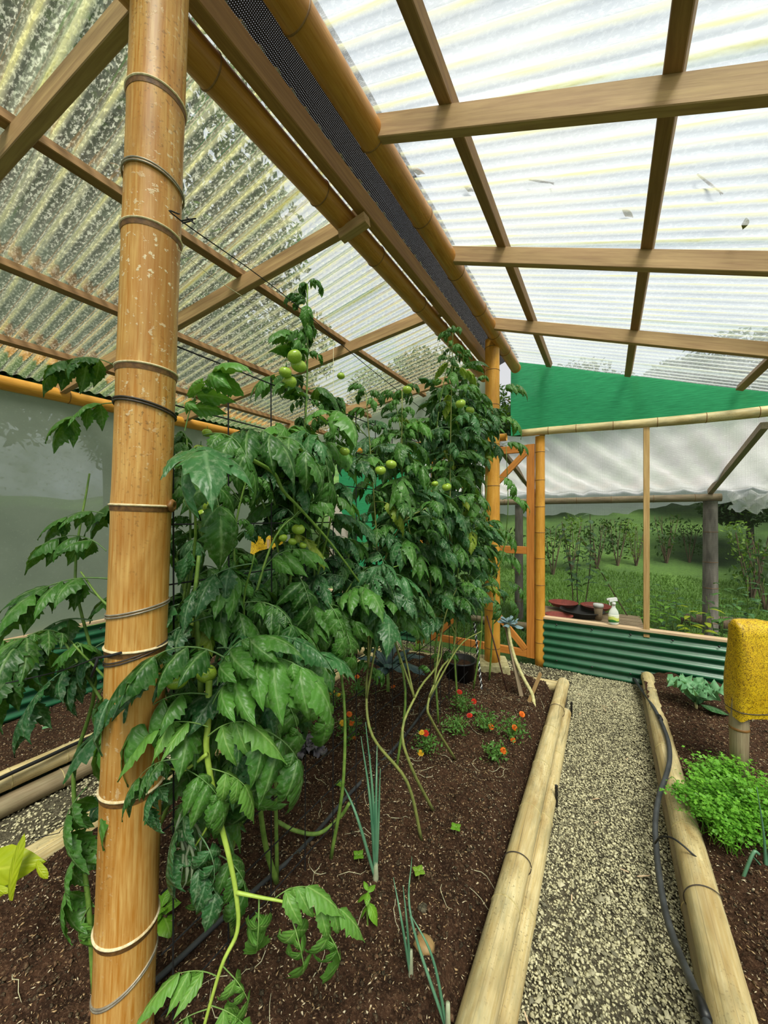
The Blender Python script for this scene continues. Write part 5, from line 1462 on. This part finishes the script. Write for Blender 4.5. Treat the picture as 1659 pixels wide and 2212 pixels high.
# pepper seedling
q = onZ(795, 1990, .17)
t = thing('pepper_seedling', 'small pepper seedling alone on the soil in the foreground', 'plant', q)
m = MB(); m.tube([(0, 0, -.02), (-.004, 0, .05), (0, .003, .10)], [.003, .0028, .002], 6); m.build('stem', M['stem'], t)
for (z, yaw, L, p0, p1) in ((.085, 2.6, .065, .3, 1.2), (.06, -.6, .07, .3, 1.4), (.05, 2.9, .06, .6, 1.5), (.095, .9, .04, -.3, .4), (.10, 2.2, .03, -.9, .0), (.095, -1.6, .04, -.2, .6)):
    lm = LM(); blade_(lm, (0, 0, z), yaw + .5, L, L * .27, p0, p1, .3, OVATE); new_obj('leaf', lm.mesh('leaf', M['pepper']), None, t)
# seedlings
for k, (px, py, lb, mt) in enumerate([(905, 1895, 'tiny light green seedling right of the spring onion', 'lettuce'), (985, 1810, 'tiny green seedling near the right edging', 'pepper'), (100, 1560, 'two leaved seedling in the left bed below the green sheet', 'kale_green'), (775, 1850, 'small ferny seedling left of the spring onion base', 'pepper'), (735, 1710, 'young leafy sprout under the middle of the trellis', 'pepper'), (1625, 1560, 'pale seedling behind the yellow sticky trap', 'kale_green')]):
    q = onZ(px, py, .16); q.z = soilz(q.x, q.y) + .012 if q.x < -.3 and q.x > -2 else (hz(h_left, q.x, q.y) if q.x < -2 else hz(h_right, q.x, q.y))
    t = thing('seedling', lb, 'seedling', q)
    m = MB(); m.tube([(0, 0, -.01), (.002, 0, .03)], .0015, 5); m.build('stem', M['stem_pale'], t)
    for j in range(4):
        lm = LM(); blade_(lm, (0, 0, .028), j * 1.57 + k, .028, .011, -.5, .3, .2, OVATE); new_obj('leaf', lm.mesh('leaf', M[mt]), None, t)
# onions
def onion(label, base, tips, r, cat='plant', name='spring_onion'):
    t = thing(name, label, cat, base, 'spring onions')
    for tip, mid in tips:
        m = MB(); P = smooth_path([Vector((0, 0, -.01)), Vector(mid) - base, Vector(tip) - base], 7); n_ = len(P)
        m.tube(P, [r * (.9 - .75 * (i / (n_ - 1)) ** 2) for i in range(n_)], 7); m.build('leaf', M['onion'], t, True)
    m = MB(); m.lathe([(r * 1.3, -.02), (r * 1.6, .0), (r * 1.3, .03), (r * 1.1, .07)], 10); m.build('bulb', M['onion_pale'], t, True)
q = onZ(812, 1895, .17); dq = (q - ORI).dot(FORE)
onion('tall bunch of spring onion leaves standing under the trellis', q, [(onD(x, y, dq + dz), onD(mx, my, dq)) for x, y, dz, mx, my in ((790, 1560, .05, 806, 1720), (780, 1590, .05, 800, 1730), (815, 1610, .1, 813, 1740), (800, 1630, .05, 806, 1760), (822, 1660, .0, 818, 1770), (735, 1683, .12, 770, 1760))], .007)
q = onZ(888, 2105, .17); dq = (q - ORI).dot(FORE)
onion('thin spring onion with two leaves in the near foreground', q, [(onD(871, 1912, dq + .03), onD(880, 2000, dq)), (onD(850, 1895, dq + .06), onD(868, 1990, dq))], .0048)
q = onZ(968, 2225, .17); dq = (q - ORI).dot(FORE)
onion('spring onion leaf arching at the bottom beside the left edging', q, [(onD(886, 1972, dq + .08), onD(935, 2070, dq + .03)), (onD(890, 1850, dq + .25), onD(888, 1980, dq + .1))], .005)
q = onZ(1655, 1880, .15); dq = (q - ORI).dot(FORE)
t = thing('leek', 'blue green leek with a folded leaf at the right edge', 'plant', q)
for tip, mid, w in (((1635, 1700), (1650, 1800), .006), ((1622, 1845), (1640, 1865), .005), ((1690, 1740), (1668, 1810), .007)):
    m = MB(); P = smooth_path([Vector((0, 0, -.01)), onD(*mid, dq) - q, onD(*tip, dq) - q], 7); m.tube(P, [w * (1 - .8 * i / (len(P) - 1)) for i in range(len(P))], 6); m.build('leaf', M['onion'], t, True)
m = MB(); P = [onD(1640, 1845, dq - .02) - q, onD(1628, 1842, dq - .02) - q, onD(1606, 1895, dq - .02) - q, onD(1588, 1945, dq - .0) - q, onD(1560, 1962, dq) - q]
m.tube(smooth_path(P, 5), [.0055] * 12 + [.004] * 4 + [.002] * 5, 6); m.build('folded_leaf', M['onion'], t, True)
# lime leaves at the lower left
q = onD(-10, 1900, 1.02)
t = thing('lime_leaf_plant', 'yellow green broad leaved plant at the lower left edge', 'plant', q)
def blade_px(t, a, b, d, Wd, mat, sag=.0, outline=STRAP):
    A = onD(*a, d[0]); B = onD(*b, d[1]); L = (B - A).length; lm = LM(); blade_(lm, (0, 0, 0), 0, L, Wd, -.2 - sag, .2 + sag, .4, outline, 0, .05)
    o = leaf_at(t, lm.mesh('leaf', M[mat]), A, B - A, 1.0, 0, -FORE + UP * .6); return o
blade_px(t, (-60, 1880), (100, 1862), (1.02, 1.02), .045, 'limeleaf', .2, OVATE)
blade_px(t, (22, 1945), (48, 1800), (.98, 1.0), .014, 'limeleaf', .1, STRAP)
blade_px(t, (80, 1860), (102, 1902), (1.02, 1.0), .010, 'limeleaf', .3, STRAP)
blade_px(t, (-30, 1910), (25, 1930), (1.0, .99), .008, 'limeleaf', .2, STRAP)
blade_px(t, (-40, 1925), (40, 1900), (1.04, 1.04), .03, 'limeleaf', .2, OVATE)
# yellowing creeper behind the post foot
q = onZ(350, 1985, .17)
rosette('bean_plant', 'round leaved bright plant peeping out right of the front post foot', 'plant', q, 7, .09, .03, OVATE, 'pepper', -.6, .6, .03, .004, 'stem', .2, .1, True, 14)

# marigolds
def marigold(label, loc, flowers, size=.11, seed=0):
    r = random.Random(seed); t = thing('marigold', label, 'flower', loc, 'marigolds in the middle bed')
    V = []; Fc = []
    m = MB()
    for k in range(9):
        a = r.uniform(0, 6.28); h = size * r.uniform(.6, 1.0); e = Vector((math.cos(a) * size * .5, math.sin(a) * size * .5, h))
        m.tube([(0, 0, -.01), e * .5 + Vector((0, 0, .01)), e], [.0018, .0015, .001], 5)
    m.build('stems', M['stem'], t)['kind'] = 'stuff'
    pts = np.array([[r.gauss(0, size * .36), r.gauss(0, size * .36), size * (.25 + .75 * r.random())] for _ in range(240)])
    V, Fc = cards(pts, .011, seed); V[:, 2] = np.maximum(V[:, 2], .003)
    o = new_obj('foliage', np_mesh('foliage', V, Fc, 4), M['ferny'], t); o['kind'] = 'stuff'
    for (px, py, mt) in flowers:
        d = (loc - ORI).dot(FORE); p = onD(px, py, d - .02) - loc
        m = MB(); n_ = 14
        for ring, (ri, ro, zz) in enumerate(((.002, .019, .0), (.002, .014, .005), (.001, .008, .009))):
            for k in range(n_ - ring * 3):
                a = 2 * math.pi * k / (n_ - ring * 3) + ring; w = .24
                vs = [(ri * math.cos(a), ri * math.sin(a), zz), (ro * .8 * math.cos(a - w), ro * .8 * math.sin(a - w), zz + .004), (ro * math.cos(a), ro * math.sin(a), zz + .002 + r.uniform(-.002, .002)), (ro * .8 * math.cos(a + w), ro * .8 * math.sin(a + w), zz + .004)]
                m.add(vs, [(0, 1, 2, 3)])
        o = m.build('flower', M[mt], t); o.location = p; o.rotation_euler = (.5 + r.uniform(-.4, .4), r.uniform(-.4, .4), YAW)
        m = MB(); m.tube([(0, 0, -.02), p * .6 - Vector((0, 0, .0)), p - Vector((0, 0, .004))], .0014, 5); m.build('flower_stem', M['stem'], t)
for k, (px, py, fl_, s, lb) in enumerate([
    (1105, 1600, [(1112, 1572, 'petal_orange'), (1108, 1598, 'petal_orange'), (1128, 1543, 'petal_orange')], .12, 'orange flowered marigold nearest the end of the left edging'),
    (1068, 1640, [(1088, 1622, 'petal_orange')], .09, 'low marigold with one orange flower near the bare soil'),
    (1050, 1590, [(1061, 1570, 'petal_orange')], .11, 'marigold with a single orange flower right of the trellis'),
    (1000, 1545, [(993, 1495, 'petal_red'), (1024, 1515, 'petal_red')], .12, 'marigold with two red flowers behind the trellis wires'),
    (985, 1590, [(1015, 1546, 'petal_red')], .10, 'marigold with one red flower in the middle of the bed'),
    (922, 1620, [(912, 1583, 'petal_yellow'), (920, 1584, 'petal_red'), (909, 1627, 'petal_yellow')], .10, 'marigold with a yellow and red flower beside the curved stems'),
    (755, 1600, [(740, 1562, 'petal_yellow'), (760, 1562, 'petal_orange'), (755, 1543, 'petal_orange'), (766, 1596, 'petal_orange')], .13, 'marigold with yellow and orange flowers under the tomatoes'),
    (720, 1520, [(705, 1480, 'petal_yellow'), (718, 1495, 'petal_yellow'), (732, 1502, 'petal_yellow'), (692, 1486, 'petal_yellow')], .13, 'yellow flowered marigold left of the dark kale'),
    (775, 1500, [(772, 1462, 'petal_orange'), (850, 1484, 'petal_orange')], .12, 'orange flowered marigold right beside the dark kale')]):
    q = onZ(px, py, .17); q.z = soilz(q.x, q.y) + .008
    marigold(lb, q, fl_, s, k + 20)

# parsley
def sprig_mesh(seed):
    r = random.Random(seed); V = []; Fq = []
    m = MB(); a = r.uniform(0, 6.28); H = r.uniform(.09, .17); lean = r.uniform(.02, .10)
    top = Vector((math.cos(a) * lean, math.sin(a) * lean, H)); mid = top * .5 + Vector((0, 0, .02))
    m.tube([(0, 0, 0), mid, top], [.0014, .0012, .0008], 4)
    for k in range(16):
        f = r.uniform(.62, 1.05); p = mid.lerp(top, (f - .5) * 2) + Vector((r.gauss(0, .018), r.gauss(0, .018), r.gauss(0, .008)))
        an = r.uniform(0, 6.28); s = r.uniform(.006, .011); ti = Vector((r.uniform(-.5, .5), r.uniform(-.5, .5), 1)).normalized()
        u = ti.orthogonal().normalized(); w = ti.cross(u); vs = []
        for j in range(9):
            b = an + (j - 4) * .55; rr = s * (1.0 if j % 2 == 0 else .62); vs.append(p + (u * math.cos(b) + w * math.sin(b)) * rr)
        vs.append(p - (u * math.cos(an) + w * math.sin(an)) * s * .5)
        m.add(vs, [tuple(range(10))])
    me = m.mesh('sprig'); me.materials.append(M['parsley']); return me
SPR = [sprig_mesh(k) for k in range(10)]
for k, (px, py, n_, rad, s, lb) in enumerate([(1528, 1755, 110, .10, 1.0, 'parsley clump leaning over the right bamboo edging'), (1580, 1720, 110, .12, 1.05, 'parsley clump at the foot of the yellow trap stake'), (1575, 1815, 110, .09, .95, 'parsley clump nearest the folded leek leaf'), (1650, 1800, 110, .12, 1.05, 'parsley clump at the right edge of the photo'), (1530, 1690, 40, .06, .9, 'small parsley clump farthest from the camera')]):
    q = onZ(px, py, .15); t = thing('parsley_plant', lb, 'plant', (q.x, q.y, hz(h_right, q.x, q.y)), 'parsley clumps in the right bed'); r = random.Random(k)
    for j in range(n_):
        o = bpy.data.objects.new('sprig', SPR[(j * 3 + k) % 10]); COL.objects.link(o); o.parent = t
        a = r.uniform(0, 6.28); d = rad * math.sqrt(r.random()); o.location = (d * math.cos(a), d * math.sin(a), -.01)
        sc = s * r.uniform(.7, 1.15) * (1.1 - .4 * d / rad); o.scale = (sc, sc, sc); o.rotation_euler = (r.uniform(-.35, .35), r.uniform(-.35, .35), r.uniform(0, 6.28))

# saplings and weeds behind the back wall
def sapling(label, base, top, n_, Lf, mat, seed, name='sapling', w=.3):
    r = random.Random(seed); base = Vector(base); top = Vector(top); t = thing(name, label, 'plant', base, 'young plants behind the back wall')
    P = smooth_path([base, base.lerp(top, .5) + Vector((r.uniform(-.04, .04), 0, .03)), top], 8)
    m = MB(); m.tube([p - base for p in P], [.007 - .004 * i / len(P) for i in range(len(P))], 5); m.build('stem', M['bark'], t)
    for k in range(n_):
        p = P[int(len(P) * (.3 + .69 * k / n_))]; a = k * 2.4
        lm = LM(); blade_(lm, (0, 0, 0), a, Lf * r.uniform(.7, 1.2), Lf * w, r.uniform(-.5, .3), r.uniform(.4, 1.2), .2, OVATE, 0, .03, k); o = new_obj('leaf', lm.mesh('leaf', M[mat]), None, t); o.location = p - base
for k, (bx, by, tx, ty, Y, n_, Lf, mt, lb) in enumerate([(1240, 1330, 1215, 1130, 4.95, 26, .10, 'leaf_deep', 'thin dark sapling standing behind the black basin'), (1250, 1330, 1255, 1160, 5.05, 22, .09, 'leaf_deep', 'second thin sapling right behind the black basin'), (1262, 1330, 1275, 1110, 5.2, 26, .10, 'leaf_deep', 'third and tallest thin sapling behind the black basin'),
                                                       (1365, 1345, 1255, 1160, 4.7, 12, .09, 'leaf', 'arching branch with pale leaves behind the spray bottle')]):
    sapling(lb, onY(bx, by, Y), onY(tx, ty, Y), n_, Lf, mt, k)
for k, (px, py, Y, h, n_, mt, lb) in enumerate([(1420, 1345, 4.7, .30, 12, 'pepper', 'low weed behind the green sheet just right of the stud'), (1470, 1340, 4.8, .42, 14, 'leaf', 'tall narrow leaved weed in front of the awning post'), (1505, 1345, 4.6, .22, 14, 'limeleaf', 'yellow green weed above the green sheet'), (1560, 1350, 4.9, .45, 16, 'leaf', 'leafy weed left of the yellow sticky trap'), (1350, 1345, 4.8, .2, 10, 'leaf', 'low weed between the spray bottle and the stud'), (1380, 1330, 5.1, .30, 12, 'leaf', 'weed directly behind the timber stud'), (1615, 1340, 5.1, .5, 16, 'leaf_deep', 'dark weed behind the yellow sticky trap'), (1445, 1330, 5.2, .35, 12, 'leaf_deep', 'dark weed near the foot of the awning post')]):
    q = onY(px, py, Y); q.z = hz(terr, q.x, q.y)
    r = random.Random(k); t = thing('weed_plant', lb, 'plant', q, 'weeds behind the right green sheet')
    for s_ in range(4):
        a = s_ * 1.6 + k; top = Vector((.12 * math.cos(a), .12 * math.sin(a), (h + .45) * r.uniform(.7, 1.0)))
        m = MB(); m.tube([(0, 0, 0), top * .5, top], [.005, .004, .002], 5); m.build('stem', M['stem'], t)
        for j in range(n_ // 2 + 3):
            lm = LM(); blade_(lm, (0, 0, 0), j * 2.4 + s_, .12 * r.uniform(.7, 1.2), .022, -.6, .7, .2, OVATE, 0, .03, j); o = new_obj('leaf', lm.mesh('leaf', M[mt]), None, t); o.location = top * (.35 + .64 * j / (n_ // 2 + 3))

# leaf litter on the roof sheets
def litter(px, py, f, L, ang, lb, twig=False, mat='#5a3a1c'):
    L *= 1.5
    p = f(px, py, .04)
    if twig:
        a = math.radians(ang); d = Vector((math.cos(a), math.sin(a), -.33 * math.cos(a) if f is onR else .2 * math.cos(a))) * L
        m = MB(); m.tube([p - d, p + Vector((0, .006, .004)), p + d], [.003, .0045, .002], 5); m.tube([p + d * .7, p + d * .95 + Vector((0, .02, .008))], [.002, .001], 4); o = m.build('twig', M['bark'])
        tag(o, lb, 'twig')
    else:
        lm = LM(); blade_(lm, (0, 0, 0), 0, L, L * .25, -.4, .6, .9, OVATE, .6, .1); o = new_obj('dead_leaf', lm.mesh('dead_leaf', M['dead']), None)
        o.location = p; o.rotation_euler = (0, .3 if f is onR else -.2, math.radians(ang)); tag(o, lb, 'leaf')
M['dead'] = leaf_mat('dead_leaf', '#4a2f16', '#7a5228', '#8a6a40', .15, .3, .7, 0, False)
litter(1345, 453, onR, .045, 20, 'curled brown leaf lying on the right roof between the near rafters')
litter(1612, 470, onR, .035, 70, 'small brown leaf on the right roof near the right edge')
litter(1003, 403, onR, .04, 10, 'pale brown leaf on the right roof beside the first purlin')
litter(890, 366, onR, .05, 0, 'brown leaf on the right roof beside the ridge pole')
litter(1170, 392, onR, .035, 20, 'short forked twig on the right roof between the near rafters', True)
litter(1535, 398, onR, .05, 50, 'long thin twig on the right roof right of the middle purlin', True)
litter(237, 352, onL, .04, 60, 'dark leaf fragment on the left roof beside the front post')
# stones and clods in the bed
for k, (px, py, s, lb, mt) in enumerate([(916, 2035, .028, 'flat brown stone lying in the soil near the bottom', 'stake'), (914, 1958, .016, 'small round stone in the soil right of the pepper seedling', 'gravel_base'), (1000, 1722, .035, 'rusty brown lump of soil in the middle of the bed', 'soil'), (1120, 1520, .012, 'small pale stone near the tall kale stem', 'gravel_base')]):
    q = onZ(px, py, .17); q.z = soilz(q.x, q.y) + .012
    m = MB(); r = random.Random(k); vs = []; nn = 10
    for i in range(7):
        ph = math.pi * i / 6
        for j in range(nn):
            a = 2 * math.pi * j / nn; w = 1 + r.uniform(-.13, .13); vs.append((s * 1.25 * w * math.sin(ph) * math.cos(a), s * w * math.sin(ph) * math.sin(a), s * .6 * math.cos(ph)))
    m.add(vs, [(i * nn + (j + 1) % nn, i * nn + j, i * nn + nn + j, i * nn + nn + (j + 1) % nn) for i in range(6) for j in range(nn)])
    o = m.build('rock' if k != 2 else 'clod', M[mt], None, True); o.location = q; tag(o, lb, 'stone' if k != 2 else 'clod')

# pale root fibres on the soil and straw on the path: nobody could count them
m = MB(); r = random.Random(11)
for k in range(90):
    x = r.uniform(-1.5, -.42); y = r.uniform(.35, 3.0); a = r.uniform(0, 6.28); P = []
    for j in range(6):
        P.append((x, y, soilz(x, y) + .013)); a += r.uniform(-.7, .7); x += .022 * math.cos(a); y += .022 * math.sin(a)
    m.tube(P, [.0008, .0012, .0012, .001, .0008, .0004], 4)
o = m.build('root_fibres', M['cord_pale']); tag(o, 'fine pale root fibres strewn on the middle bed', kind='stuff')
m = MB()
for k in range(24):
    x = r.uniform(-.2, .2); y = .35 + 3.2 * r.random() ** 1.5; a = r.uniform(0, 3.14); L = r.uniform(.008, .03)
    m.frame_box(Vector((x, y, .020)), Vector((math.cos(a) * L, math.sin(a) * L, r.uniform(-.003, .003))), Vector((-math.sin(a) * .0022, math.cos(a) * .0022, 0)), Vector((0, 0, .0008)))
o = m.build('straw_bits', M['cap']); tag(o, 'straw bits and leaf scraps lying on the gravel path', kind='stuff')
